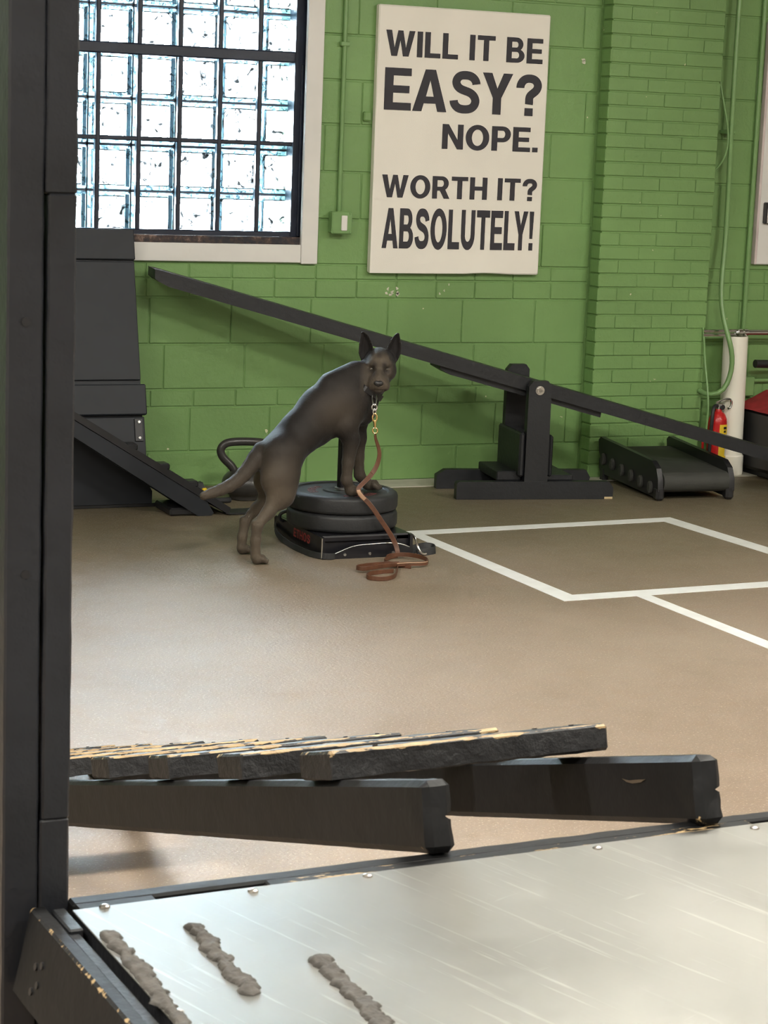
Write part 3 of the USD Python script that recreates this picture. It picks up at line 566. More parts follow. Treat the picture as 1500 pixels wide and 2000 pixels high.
# ------------------------------------------------------------------ black panels and ramp by the wall
t = thing('leaning_panel', 'tall dark folded ramp panel leaning on the wall under the window', 'panel', (2.0, 8.80, 0))
def lean(m): return rot(m, -14.4, (1, 0, 0))
xr = .735
obj('board', lean(bx(0, xr, -.022, 0, .06, 1.20, .003)), CHAR, t)
obj('cap_board', lean(bx(0, xr + .002, -.040, -.018, 1.070, 1.206, .004)), CHAR, t)
obj('seam_batten', lean(bx(.0, xr - .002, -.034, -.02, .54, 1.062, .003)), CHAR, t)
obj('cleat', lean(bx(0, xr + .014, -.052, -.018, .385, .52, .005)), CHAR, t)
obj('lower_board', lean(bx(0, xr + .006, -.030, -.018, .07, .378, .003)), CHAR, t)
hg = obj('hinge', lean(bx(xr - .042, xr - .004, -.036, -.028, .27, .37, .002)), BLACKPL, t, label='dark metal hinge plate')
for z in (.285, .355): obj('bolt', lean(cyl(.006, (xr - .022, -.042, z), (xr - .022, -.034, z), 10)), STEEL, hg)
obj('backing_leg', lean(bx(.05, .12, 0, .03, .02, .9, .003)), CHAR, t)
t = thing('inclined_ramp', 'black inclined ramp running down to the floor at the left', 'ramp', (2.0, 8.45, 0))
zr = lambda x: .448 - .610 * (x - .324)
def rampxz(x0, x1, o0, o1, y0, y1, tip=0): return rough(prism_xz([(x0, zr(x0) + o0), (x1, max(zr(x1) + o0, .001 + o0 - o1 + .0)), (x1 + tip, max(.001, zr(x1) + o1)), (x0, zr(x0) + o1)], y0, y1), .08, .0008, int(x0 * 100))
obj('deck', rampxz(.0, 1.005, 0, -.028, .0, .27, -.01), BLACKPL, t)
obj('side_rail', rough(prism_xz([(0, zr(0) - .034), (.90, zr(.90) - .034), (.93, .012), (.92, .001), (.86, .001), (0, zr(0) - .092)], .006, .05), .08, .0008, 4), CHAR, t)
obj('side_rail', rough(prism_xz([(0, zr(0) - .034), (.90, zr(.90) - .034), (.93, .012), (.92, .001), (.86, .001), (0, zr(0) - .092)], .21, .255), .08, .0008, 5), CHAR, t)
obj('edge_strip', rampxz(.0, .985, .010, -.006, .235, .262), BLACKPL, t)
obj('side_panel', rough(prism_xz([(.0, .016), (.735, .016), (.735, .07), (.66, .20), (.0, .54)], .262, .285), .08, .0008, 6), CHAR, t)
obj('plinth', bx(0, .78, .268, .283, 0, .016, .002), BLACKPL, t)
obj('end_block', rough(bx(.74, .90, .02, .24, .001, .035, .008), .04, .001, 7), BLACKPL, t)
for x in (.745, .875, .60): obj('cleat', rough(bx(x, x + .05, .20, .275, zr(x + .025) - .006, zr(x + .025) + .022, .006), .04, .001, 8), BLACKPL, t)
fl = ribbon(spline([(2.985, 8.50, .014), (3.01, 8.50, .008), (3.05, 8.50, .006), (3.10, 8.505, .0055), (3.16, 8.52, .0055)], 24), [(.25, 1, 0)] * 24, .10, .009)
obj('rubber_flap', fl, RUBBER, smooth=30, label='black rubber strip lying on the floor at the foot of the ramp', cat='rubber strip')
t = thing('strap_handle', 'black strap bundle with a yellow band beside the foot of the ramp', 'strap', (2.965, 8.77, 0))
obj('bundle', rough(m3.Manifold.hull_points(np.array([(-.03, -.025, .001), (.05, -.025, .001), (.05, .03, .001), (-.03, .03, .001), (-.02, -.015, .085), (.015, -.015, .095), (.015, .02, .095), (-.02, .02, .085)])), .012, .007, 2, 30), RUBBER, t)
obj('yellow_band', rough(bx(.006, .036, -.036, .036, .040, .070, .008), .012, .002, 3, 40), YELLOW, t)
obj('grip', tube(spline([(-.05, 0, .012), (-.02, -.03, .02), (.05, -.035, .016), (.11, -.03, .014), (.14, -.02, .013)], 30), .0125, 10), RUBBER, t)

# ------------------------------------------------------------------ foreground: metal-topped platform
P0, PA = (.5945, 2.154, 0), 2.4
t = thing('platform', 'sheet-metal topped black wooden platform in the near foreground', 'platform', P0, PA)
ZT = .760
obj('metal_sheet', rough(bx(0, 1.27, -1.05, 0, ZT - .0025, ZT, .0006), .09, .0003, 1, 5), ALU, t)
obj('deck_board', bx(.003, 1.27, -1.05, -.004, ZT - .030, ZT - .003, .002), BLACK, t)
def edge_wear(x0, x1, y0, y1, z0, z1, amt=.42, top=.30, w=.007, xf=None):
    def fn(v):
        if xf is not None: v = xf(v)
        d = np.stack([np.minimum(abs(v[:, 0] - x0), abs(v[:, 0] - x1)), np.minimum(abs(v[:, 1] - y0), abs(v[:, 1] - y1)), abs(v[:, 2] - z1)], 1); d.sort(1)
        e = np.clip(1 - d[:, 1] / w, 0, 1); up = abs(v[:, 2] - z1) < .003
        return amt * e + top * up * (1 - e)
    return fn
def worn(name, x0, x1, y0, y1, z0, z1, parent, mat=BLACKWEAR, b=.003, res=.016, amp=.0012, sd=1, amt=.42, top=.25, **k):
    return obj(name, rough(bx(x0, x1, y0, y1, z0, z1, b), res, amp, sd, 30), mat, parent, pv={'wear': edge_wear(x0, x1, y0, y1, z0, z1, amt, top)}, **k)
worn('outer_rail', .008, 1.27, .0195, .044, ZT - .075, ZT - .002, t, amt=.25, top=.15, sd=2)
worn('filler_block', .008, .100, .0005, .0195, ZT - .06, ZT - .001, t, amt=.2, top=.1, sd=3, b=.002)
worn('filler_block', .235, .905, .0005, .0195, ZT - .06, ZT - .001, t, amt=.48, top=.2, sd=4, b=.002)
worn('filler_block', .985, 1.27, .0005, .0195, ZT - .09, ZT - .045, t, amt=.2, top=.1, sd=5, b=.002)
def stringer(m):
    v = m.vertices; v[:, 0] -= (ZT - v[:, 2]) * .21; return m
x0, x1 = -.0405, -.023
obj('stringer', stringer(rough(bx(x0, x1, -1.05, .022, ZT - .094, ZT, .0025), .014, .0009, 6, 30)), BLACKWEAR, t,
    pv={'wear': lambda v: .50 * np.clip(1 - np.hypot(v[:, 0] - x0, v[:, 2] - ZT) / .0055, 0, 1) + .10 * (abs(v[:, 2] - ZT) < .003)}, label='worn outer side board, bare wood along its upper edge')
for y, z in ((-.035, .715), (-.050, .700), (-.036, .688), (-.052, .722), (-.20, .70)): obj('screw_hole', stringer(rot(mv(tube([(0, 0, 0), (0, 0, .002)], .0042, 10), 0, 0, 0), -90, (0, 1, 0)).apply_translation((x0 + .0002, y, z))), BLACKPL, t)
obj('inner_strip', rough(bx(-.022, -.008, -1.05, .0, ZT - .06, ZT - .006, .002), .03, .0008, 7), BLACK, t)
obj('inner_strip', rough(bx(-.020, -.004, -.055, .012, ZT - .06, ZT - .001, .002), .03, .0008, 9), BLACK, t)
for u, y in ((.03, -.08), (1.20, -.08), (.03, -1.0), (1.20, -1.0)): obj('leg', bx(u, u + .06, y - .03, y + .03, 0, ZT - .03, .003), BLACK, t)
obj('cross_rail', bx(.03, 1.26, -.11, -.09, .15, .24, .003), BLACK, t)
scr = lathe([(0, .003), (.003, .003), (.0055, .0018), (.0062, 0), (0, 0)], 16)
for x, y in ((.036, -.004), (.208, -.0135), (.352, -.012), (.661, -.016), (.893, -.017)): obj('screw', mv(scr, x, y, ZT + .0002), SCREW, t)
obj('screw', mv(scr, .012, -.30, ZT + .0002), SCREW, t)
def grip_strip(P, w, sd, h=.0046):
    w = w * 1.18
    P = spline([(*p, 0) for p in P], 150); T = np.gradient(P, axis=0); T /= np.linalg.norm(T, axis=1, keepdims=True); N = np.c_[-T[:, 1], T[:, 0], 0 * T[:, 0]]
    s = np.r_[0, np.cumsum(np.linalg.norm(np.diff(P, axis=0), axis=1))]; q = np.linspace(-1, 1, 15)
    def nz(f, k): return meshkit.fbm(np.c_[s * f, 0 * s + k, 0 * s], 3, sd + k)
    endf = np.clip(np.minimum(s, s[-1] - s) / .012, 0, 1) ** .5
    L_ = w * (.55 + .8 * (nz(45, 1) - .5) + .35 * (nz(160, 5) - .5)) * endf; R_ = w * (.55 + .8 * (nz(38, 2) - .5) + .65 * (nz(260, 6) - .5)) * endf
    off = np.where(q[None] < 0, q[None] * L_[:, None], q[None] * R_[:, None]); X = P[:, None] + N[:, None] * off[:, :, None]
    lump = .35 + 1.2 * meshkit.fbm(np.stack([s[:, None] * 120 + off * 90, off * 130, 0 * off], -1), 3, sd + 9)
    Z = h * lump * (np.clip(1 - q ** 4, 0, 1) ** .6)[None] * endf[:, None]
    X[:, :, 2] = ZT + .0003 + Z; n, k = Z.shape; V = X.reshape(-1, 3); F = []
    for i in range(n - 1):
        for j in range(k - 1):
            a = i * k + j; F += [[a, a + 1, a + k + 1], [a, a + k + 1, a + k]]
    m = trimesh.Trimesh(V, F, process=False); 
    if m.face_normals[:, 2].mean() < 0: m.invert()
    return m
ca, sa = math.cos(math.radians(PA)), math.sin(math.radians(PA))
def loc2(p):
    x, y = p[0] * .9333 - P0[0], p[1] * .9333 - P0[1]; return (x * ca + y * sa, -x * sa + y * ca)
for k, (pts, w, lab) in enumerate((([(.654, 2.232), (.657, 2.15), (.659, 2.06), (.656, 1.96), (.655, 1.80), (.652, 1.70)], .0150, 'dried grey grip strip nearest the side board on the metal sheet'),
                               ([(.750, 2.222), (.755, 2.17), (.752, 2.11), (.753, 2.05), (.752, 2.003)], .0165, 'short middle dried grey grip strip on the metal sheet'),
                               ([(.853, 2.088), (.858, 2.05), (.852, 1.99), (.856, 1.94), (.848, 1.88), (.850, 1.80), (.848, 1.70)], .0170, 'dried grey grip strip farthest right on the metal sheet'))):
    obj('grip_strip', grip_strip([loc2(p) for p in pts], w, 10 + k), GRIP, t, 60, label=lab)

# ------------------------------------------------------------------ posts at the left edge
def post(name, segs, lab):
    t = thing(name, lab, 'post', (0, 0, 0), group='posts at the left edge')
    for k, (x0, x1, z0, z1) in enumerate(segs):
        m = rough(bx(x0, x1, 2.186, 2.275, z0, z1, .0025), .02, .0013, 31 + k * 7 + int(x0 * 1000), 26)
        obj('board', m, POSTPAINT, t, pv={'wear': edge_wear(x0, x1, 2.186, 2.275, z0, z1, .30, 0, .005)})
    return t
t = post('wooden_post', [(.5250, .5640, 0, 2.6)], 'black painted wooden post at the far left edge of the picture')
for z, x in ((1.40, .545), (1.13, .547)): obj('screw_hole', tube([(x, 2.1845, z), (x, 2.188, z)], .0048, 12), BLACKPL, t)
t = post('wooden_post', [(.5650, .5990, 1.5325, 2.6), (.5680, .5990, .8535, 1.5335), (.5658, .5992, 0, .8545)], 'black painted post built of three lengths, beside the ramp and the window')

# ------------------------------------------------------------------ slatted ramp resting on the platform
t = thing('slatted_ramp', 'worn black wooden slatted ramp sloping away from the platform to the floor', 'ramp', (1.0416, 2.2055, .7600))
RA = 16.6
def rl(m): return rot(m, -RA, (1, 0, 0))
cR, sR = math.cos(math.radians(RA)), math.sin(math.radians(RA))
def unrl(v): return np.c_[v[:, 0], v[:, 1] * cR - v[:, 2] * sR, v[:, 1] * sR + v[:, 2] * cR]
bh, BL = .0885, 2.95
for k, xb in enumerate((0.0, .378)):
    s0 = -.012
    prof = bx(xb, xb + .037, s0, BL, .001, bh, .008)
    m = m3.Manifold(m3.Mesh(np.asarray(prof.vertices, np.float32), np.asarray(prof.faces, np.uint32)))
    notch = m3.Manifold.hull_points(np.array([(xb + .024, s0 - .01, .044), (xb + .050, s0 - .01, .055), (xb + .050, s0 - .01, .034), (xb + .034, s0 + .035, .044), (xb + .05, s0 + .03, .052), (xb + .05, s0 + .03, .036)]))
    m = (m - notch).rotate((-RA, 0, 0)).trim_by_plane((0, 0, 1), -.7592).rotate((RA, 0, 0))
    m = tm(m.refine_to_length(.013)); n = m.vertex_normals; near = np.clip(1 - (m.vertices[:, 1] - s0) / .06, 0, 1)
    m.vertices += n * ((meshkit.fbm(m.vertices * 32, 3, 50 + k) - .5) * (.0012 + .009 * near))[:, None]
    lo = (m.vertices @ np.array([0, -sR, cR])) < -.7592; m.vertices[lo] += np.outer(-.7592 - (m.vertices[lo] @ np.array([0, -sR, cR])), [0, -sR, cR])
    obj('beam', rl(m), BLACKWEAR, t, pv={'wear': (lambda xb: lambda v: edge_wear(xb, xb + .037, s0, 99, 0, bh, .25, .08, .004, unrl)(v) + .30 * ((unrl(v)[:, 1] < .01) & (unrl(v)[:, 2] < .012)))(xb)})
go = [(x_, 0, z_) for x_, z_ in ((.200, .059), (.212, .0550), (.235, .0535), (.250, .0555), (.262, .0600), (.246, .0575), (.228, .0585))]
obj('gouge', rl(trimesh.Trimesh(*(lambda m: (np.c_[.378 - .0014 + m.vertices[:, 2], m.vertices[:, 0] - .085, m.vertices[:, 1]], m.faces[:, ::-1]))(prism(Polygon([(p[0], p[2]) for p in go]), .002)), process=False)), simple('splintered_wood', (.085, .06, .038), .8), t, label='splintered gouge showing bare wood')
r = np.random.default_rng(21)
for k in range(8):
    s = .27 + .3640 * k if k < 7 else 2.79
    sl = rough(bx(0, .428 + r.normal(0, .004), 0, .105, 0, .0375, .004), .012, .0018, 60 + k, 48)
    ln = sl.bounds[1][0]; yw = 2.0 + r.normal(0, .4); n0 = bh + .0015 + .0012 * k
    def place(m): return mv(rot(rot(m, yw, (0, 0, 1)), -.9, (0, 1, 0)), r0, s, n0)
    r0 = -.001 + r.normal(0, .002)
    back = (lambda yw, r0, s, n0: lambda v: rot(rot(mv(trimesh.Trimesh(unrl(v), np.zeros((0, 3), int), process=False), -r0, -s, -n0), .9, (0, 1, 0)), -yw, (0, 0, 1)).vertices)(yw, r0, s, n0)
    sp = obj('slat', rl(place(sl)), SLATPAINT, t, pv={'wear': (lambda back: lambda v: (lambda q: .45 * np.clip(1 - np.hypot(np.minimum(abs(q[:, 1]), abs(q[:, 1] - .105)), q[:, 2] - .0375) / .007, 0, 1) + .32 * (abs(q[:, 2] - .0375) < .004))(back(v)))(back)})
    for u in ((.045, .37) if k % 2 else (.09, .34, .40)): obj('screw_hole', rl(place(tube([(u, .05, .034), (u, .05, .0392)], .0038, 10))), BLACKPL, sp)

# ------------------------------------------------------------------ the dog: one continuous surface from a smooth union of tapered limbs
E_, L_ = np.array([.9746, .2241, 0]), np.array([-.2241, .9746, 0])           # along the body, and across it away from the viewer
H = 0.004
G0 = np.array([2.50, 7.36, -.010]); GN = np.array([240, 122, 232])
ax_ = [G0[i] + H * np.arange(GN[i]) for i in range(3)]
D = np.full(GN, .06, np.float32)
def region(pts, pad):
    pts = np.atleast_2d(pts); lo = np.floor((pts.min(0) - pad - G0) / H).astype(int); hi = np.ceil((pts.max(0) + pad - G0) / H).astype(int) + 1
    sl = tuple(slice(max(0, a), max(0, min(b, n))) for a, b, n in zip(lo, hi, GN))
    return sl, np.stack(np.meshgrid(*[ax_[i][sl[i]] for i in range(3)], indexing='ij'), -1)
def blend(sl, d, k):
    o = D[sl]; h = np.clip(.5 + .5 * (o - d) / k, 0, 1); D[sl] = o * (1 - h) + d * h - k * h * (1 - h)
def bone(a, b, ra, rb, k=.02, lat=1.0):
    a, b = np.array(a, float), np.array(b, float); sl, P = region([a, b], max(ra, rb) + k + .03)
    q, ba = P - a, b - a
    if lat != 1.0: q = q + (q @ L_)[..., None] * L_ * (1 / lat - 1); ba = ba + (ba @ L_) * L_ * (1 / lat - 1)
    t_ = np.clip((q @ ba) / (ba @ ba), 0, 1)
    blend(sl, np.linalg.norm(q - t_[..., None] * ba, axis=-1) - (ra + (rb - ra) * t_), k)
def ball(c, rad, k=.015, basis=None):
    c, rad = np.array(c, float), np.array(rad, float) * np.ones(3); sl, P = region(c, rad.max() + k + .03); q = P - c
    if basis is not None: q = q @ np.array(basis).T
    n = np.linalg.norm(q / rad, axis=-1); g = np.linalg.norm(q / rad ** 2, axis=-1) + 1e-9
    blend(sl, n * (n - 1) / g, k)
def carve(a, b, ra, rb, k=.01):
    a, b = np.array(a, float), np.array(b, float); sl, P = region([a, b], max(ra, rb) + k + .03); q, ba = P - a, b - a
    t_ = np.clip((q @ ba) / (ba @ ba + 1e-12), 0, 1); d = -(np.linalg.norm(q - t_[..., None] * ba, axis=-1) - (ra + (rb - ra) * t_))
    o = D[sl]; h = np.clip(.5 - .5 * (o - d) / k, 0, 1); D[sl] = o * (1 - h) + d * h + k * h * (1 - h)
# trunk
pel, loin, rib, che = (2.865, 7.541, .392), (2.968, 7.565, .486), (3.058, 7.586, .555), (3.146, 7.606, .592)
bone(pel, loin, .086, .081, .03, .92)
bone(loin, rib, .080, .099, .03, .80)
bone(rib, che, .099, .108, .03, .76)
bone(che, (3.236, 7.627, .582), .105, .066, .03, .80)
bone((2.905, 7.55, .452), (3.10, 7.595, .645), .050, .050, .03, .9)          # back line
bone((3.02, 7.577, .478), (3.155, 7.608, .500), .034, .036, .03, 1.0)        # brisket
bone((2.97, 7.566, .420), (3.05, 7.584, .462), .022, .034, .025, 1.0)        # tuck-up
bone((3.10, 7.595, .660), (3.205, 7.62, .692), .048, .058, .03, .8)          # withers
bone((3.195, 7.617, .640), (3.295, 7.633, .700), .088, .060, .03, .85)       # neck
bone((3.235, 7.62, .570), (3.30, 7.635, .655), .055, .044, .03, .9)          # fore chest to throat
ball((3.245, 7.632, .548), (.050, .055, .050), .03)
# hind leg towards the viewer
bone((2.868, 7.492, .405), (2.852, 7.470, .318), .080, .074, .045, .80)
bone((2.852, 7.470, .318), (2.858, 7.456, .258), .072, .050, .03, .75)
bone((2.850, 7.455, .266), (2.796, 7.442, .198), .047, .0245, .025, .85)
bone((2.796, 7.442, .198), (2.748, 7.430, .152), .0245, .0195, .014)
bone((2.739, 7.428, .160), (2.748, 7.430, .145), .011, .016, .01)            # hock point
bone((2.750, 7.430, .150), (2.744, 7.429, .092), .0205, .0190, .012)
bone((2.744, 7.429, .092), (2.746, 7.430, .034), .0190, .0190, .012)
def paw(c, fwd, s=1.0, k=.009):
    c = np.array(c, float); fwd = np.array(fwd, float); sd = np.array([-fwd[1], fwd[0], 0])
    bone(c, c + fwd * .020 * s, .0185 * s, .0175 * s, .012)
    for j, (o, l) in enumerate(((-.0165, .028), (-.006, .037), (.006, .036), (.0165, .027))):
        p = c + sd * o * s + fwd * .014 * s; q = c + sd * o * 1.15 * s + fwd * l * s
        bone(p + (0, 0, .002 * s), q - (0, 0, .0065 * s), .0098 * s, .0092 * s, .0045)
paw((2.752, 7.431, .0195), E_, 1.05)
# hind leg away from the viewer
bone((2.888, 7.606, .390), (2.868, 7.632, .290), .074, .062, .04, .80)
bone((2.872, 7.636, .290), (2.880, 7.648, .225), .058, .042, .025, .8)
bone((2.882, 7.648, .226), (2.825, 7.642, .178), .036, .022, .018, .9)
bone((2.825, 7.642, .178), (2.772, 7.630, .132), .022, .0165, .014)
bone((2.764, 7.629, .138), (2.772, 7.630, .126), .011, .016, .01)
bone((2.774, 7.630, .130), (2.762, 7.627, .070), .0195, .0180, .012)
bone((2.762, 7.627, .070), (2.760, 7.627, .030), .0180, .0180, .012)
paw((2.764, 7.628, .0195), E_, 1.0)
# forelegs
bone((3.185, 7.560, .590), (3.150, 7.548, .508), .060, .050, .03, .62)
bone((3.150, 7.548, .508), (3.172, 7.550, .452), .046, .033, .022, .80)
bone((3.172, 7.550, .455), (3.162, 7.549, .362), .034, .0230, .016)
bone((3.162, 7.549, .362), (3.158, 7.549, .292), .0230, .0210, .012)
bone((3.157, 7.549, .294), (3.174, 7.553, .262), .0205, .0195, .012)
paw((3.178, 7.552, .2490), E_ * .93 - L_ * .36, 1.12)
bone((3.268, 7.672, .575), (3.245, 7.680, .490), .056, .046, .03, .65)
bone((3.245, 7.680, .490), (3.258, 7.681, .440), .042, .031, .022, .85)
bone((3.258, 7.681, .442), (3.261, 7.683, .360), .032, .0225, .016)
bone((3.261, 7.683, .360), (3.270, 7.685, .288), .0225, .0205, .012)
bone((3.270, 7.685, .290), (3.298, 7.687, .258), .0205, .0200, .012)
paw((3.308, 7.684, .2485), E_ * .93 - L_ * .36, 1.22)
# tail
tl = spline([(2.795, 7.527, .420), (2.742, 7.514, .358), (2.690, 7.502, .312), (2.617, 7.485, .281), (2.548, 7.470, .264)], 9)
for k in range(8): bone(tl[k], tl[k + 1], np.interp(k, [0, 2, 8], [.036, .029, .017]), np.interp(k + 1, [0, 2, 8], [.036, .029, .017]), .012)
# head, turned towards the viewer
HC = np.array([3.308, 7.615, .741]); XR = np.array([.9155, -.4023, 0]); f0 = np.array([-.4023, -.9155, 0]); pt = math.radians(11)
FR = f0 * math.cos(pt) - np.array([0, 0, math.sin(pt)]); UP = np.cross(FR, XR) * -1; UP = UP if UP[2] > 0 else -UP
BAS = [XR, FR, UP]
def hp(x, f, u): return HC + XR * x + FR * f + UP * u
ball(hp(0, -.012, .004), (.058, .066, .056), .015, BAS)
ball(hp(0, .026, .014), (.045, .042, .040), .018, BAS)
for s in (-1, 1):
    ball(hp(.037 * s, .008, -.026), (.031, .042, .036), .018, BAS)
    ball(hp(.024 * s, .048, .013), (.017, .016, .013), .012, BAS)             # brow
    ball(hp(.037 * s, .036, -.028), (.017, .024, .020), .014, BAS)            # cheek bone
    ball(hp(.0245 * s, .090, -.058), (.0205, .034, .0235), .012, BAS)         # lips
bone(hp(0, .030, -.020), hp(0, .096, -.032), .034, .0240, .018)               # bridge
bone(hp(0, .040, -.043), hp(0, .108, -.049), .036, .0280, .014)
bone(hp(0, .030, -.066), hp(0, .100, -.075), .030, .0215, .010)               # lower jaw
bone(hp(0, -.045, -.035), (3.26, 7.635, .665), .060, .066, .03)               # nape into neck
for s in (-1, 1): carve(hp(.030 * s, .075, -.006), hp(.030 * s, .064, -.006), .012, .009, .010)
carve(hp(-.02, .126, -.0695), hp(.02, .126, -.0695), .0022, .0022, .004)
for s in (-1, 1): carve(hp(.020 * s, .126, -.0705), hp(.034 * s, .085, -.076), .0022, .0020, .004)
def sd_poly(q, V):
    d = np.full(q.shape[:-1], 1e9); ins = np.zeros(q.shape[:-1], bool)
    for i in range(len(V)):
        a, b = V[i], V[i - 1]; e = b - a; w = q - a; t_ = np.clip((w @ e) / (e @ e), 0, 1); d = np.minimum(d, np.linalg.norm(w - t_[..., None] * e, axis=-1))
        c = (a[1] <= q[..., 1]) != (b[1] <= q[..., 1]); xi = a[0] + (q[..., 1] - a[1]) / (b[1] - a[1] + 1e-12) * (b[0] - a[0]); ins ^= c & (q[..., 0] < xi)
    return np.where(ins, -d, d)
EARS = {-1: [(-.0755, .1190), (-.0800, .098), (-.0840, .066), (-.0835, .034), (-.0755, .012), (-.060, -.008), (-.040, .018), (-.0235, .046), (-.0285, .070), (-.0385, .094), (-.052, .112), (-.066, .1215)],
        1: [(.0735, .1205), (.0785, .098), (.0845, .066), (.0825, .040), (.072, .012), (.058, -.002), (.040, .022), (.0255, .050), (.0300, .072), (.0400, .094), (.053, .111), (.064, .1200)]}
for s in (-1, 1):
    V = np.array(EARS[s]); c = hp(.053 * s, -.01, .055); sl, P = region([hp(.02 * s, -.04, -.02), hp(.09 * s, .03, .13)], .03)
    q = (P - HC) @ np.array(BAS).T; sd = sd_poly(q[..., [0, 2]], V)
    fc = -.008 - .30 * np.clip(q[..., 2], 0, .2) * .45 + .016 * np.clip(s * q[..., 0] - .05, -.03, .04) / .03 * -.4 - .85 * np.clip(-sd, 0, .017)
    dz = abs(q[..., 1] - fc) - .0048
    w = np.stack([np.maximum(sd + .002, 0), np.maximum(dz, 0)], -1); d = np.linalg.norm(w, axis=-1) + np.minimum(np.maximum(sd + .002, dz), 0) - .0012
    blend(sl, d.astype(np.float32), .007)
D[:, :, ax_[2] < .0005] = np.maximum(D[:, :, ax_[2] < .0005], .001)           # soles flat on the floor
def surface_nets(D):
    S = D < 0; nx, ny, nz = D.shape; c = [S[i:nx - 1 + i, j:ny - 1 + j, k:nz - 1 + k] for i, j, k in np.ndindex(2, 2, 2)]
    n = sum(x.astype(np.int8) for x in c); cell = (n > 0) & (n < 8); I = np.argwhere(cell); idx = np.full(cell.shape, -1); idx[tuple(I.T)] = np.arange(len(I))
    acc, cnt = np.zeros((len(I), 3)), np.zeros(len(I))
    corners = list(np.ndindex(2, 2, 2)); val = {o: D[I[:, 0] + o[0], I[:, 1] + o[1], I[:, 2] + o[2]] for o in corners}
    for a in corners:
        for k in range(3):
            if a[k]: continue
            b = list(a); b[k] = 1; b = tuple(b); va, vb = val[a], val[b]; m = (va < 0) != (vb < 0); t_ = np.where(m, va / np.where(m, va - vb, 1), 0)
            p = np.array(a, float)[None].repeat(len(I), 0); p[:, k] += t_; acc[m] += p[m]; cnt[m] += 1
    V = G0 + H * (I + acc / cnt[:, None]); F = []
    for k in range(3):
        u, w = [i for i in range(3) if i != k]
        A = np.moveaxis(S, [k, u, w], [0, 1, 2]); ID = np.moveaxis(idx, [k, u, w], [0, 1, 2])
        e = A[:-1, 1:-1, 1:-1] != A[1:, 1:-1, 1:-1]; J = np.argwhere(e); flip = A[:-1, 1:-1, 1:-1][e]
        q = np.stack([ID[J[:, 0], J[:, 1] + a, J[:, 2] + b] for a, b in ((0, 0), (1, 0), (1, 1), (0, 1))], 1)
        if k == 1: flip = ~flip
        q[~flip] = q[~flip][:, ::-1]; F += [q[:, [0, 1, 2]], q[:, [0, 2, 3]]]
    return trimesh.Trimesh(V, np.vstack(F), process=False)
dm = surface_nets(D)
dm = max(dm.split(only_watertight=False), key=lambda m: len(m.faces))
from scipy.sparse import coo_matrix
ed = np.vstack([dm.faces[:, [0, 1]], dm.faces[:, [1, 2]], dm.faces[:, [2, 0]]]); ed = np.unique(np.sort(ed, 1), axis=0); nv = len(dm.vertices)
A_ = coo_matrix((np.ones(2 * len(ed)), (np.r_[ed[:, 0], ed[:, 1]], np.r_[ed[:, 1], ed[:, 0]])), (nv, nv)).tocsr(); deg = np.asarray(A_.sum(1)).ravel()
Vv = dm.vertices.copy()
for it in range(5):
    for lam in (.5, -.515): Vv = Vv + lam * (A_ @ Vv / np.maximum(deg, 1)[:, None] - Vv)
dm = trimesh.Trimesh(Vv, dm.faces, process=False)
if dm.volume < 0: dm.invert()
dm.vertices += dm.vertex_normals * ((meshkit.fbm(dm.vertices * np.array([40, 40, 40]), 3, 5) - .5) * .0022)[:, None]
def head_xy(v): return (v - HC) @ np.array(BAS).T
def coat_dark_and_shade(v):
    q = head_xy(v); d = np.zeros(len(v)); g = lambda x, u, sx, su: np.exp(-((q[:, 0] - x) / sx) ** 2 - ((q[:, 2] - u) / su) ** 2)
    face = np.clip((q[:, 1] - .01) / .02, 0, 1) * (abs(q[:, 0]) < .09) * (abs(q[:, 2]) < .14)
    for s in (-1, 1):
        d += face * (.75 * g(.020 * s, .014, .010, .014) + .65 * g(.026 * s, -.010, .016, .010) + .35 * g(.046 * s, -.030, .014, .022))
    d += face * (.5 * g(0, .048, .012, .008) + .4 * g(0, -.085, .03, .010))
    for s in (-1, 1):
        ear = sd_poly(q[:, [0, 2]], np.array(EARS[s])) < -.004; d += .55 * (ear & (q[:, 1] > -.055) & (q[:, 2] > .012))
    back = np.clip((v[:, 2] - (.455 + (v[:, 0] - 2.90) * .98)) / .06, 0, 1) * (v[:, 0] < 3.2); d += .30 * back
    chin_shade = np.clip(1 - np.linalg.norm((v - np.array([3.30, 7.60, .645])) / np.array([.06, .07, .05]), axis=1), 0, 1); d += .6 * np.minimum(chin_shade * 2, 1)  # shade under the chin, painted into the throat colour
    return np.clip(d, 0, 1)
def coat_tan(v):
    q = head_xy(v); n = meshkit.fbm(v * 16, 3, 8)
    leg = np.clip((.50 - v[:, 2]) / .22, 0, 1) * np.clip((3.02 - v[:, 0]) / .2, 0, 1) + .55 * np.clip((.46 - v[:, 2]) / .12, 0, 1) * (v[:, 0] > 3.05)
    muz = np.clip((q[:, 1] - .012) / .03, 0, 1) * np.clip((.075 - abs(q[:, 0])) / .03, 0, 1) * np.clip((.095 - abs(q[:, 2])) / .03, 0, 1) * (.40 + .24 * np.clip((q[:, 1] - .04) / .04, 0, 1)) + (q[:, 1] > 0) * np.exp(-((q[:, 2] - .034) / .016) ** 2) * .2 * (abs(q[:, 0]) < .06)
    side = .35 * np.exp(-(((v[:, 0] - 3.10) / .10) ** 2 + ((v[:, 2] - .57) / .08) ** 2))
    return np.clip(leg * (.75 + .5 * (n - .5)) + muz + side, 0, 1)
dog = thing('dog', 'slim grey-brown dog with pricked ears standing with its front paws on the plates, looking back', 'dog')
obj('body', dm, FUR, dog, True, pv={'dark': coat_dark_and_shade, 'tan': coat_tan})
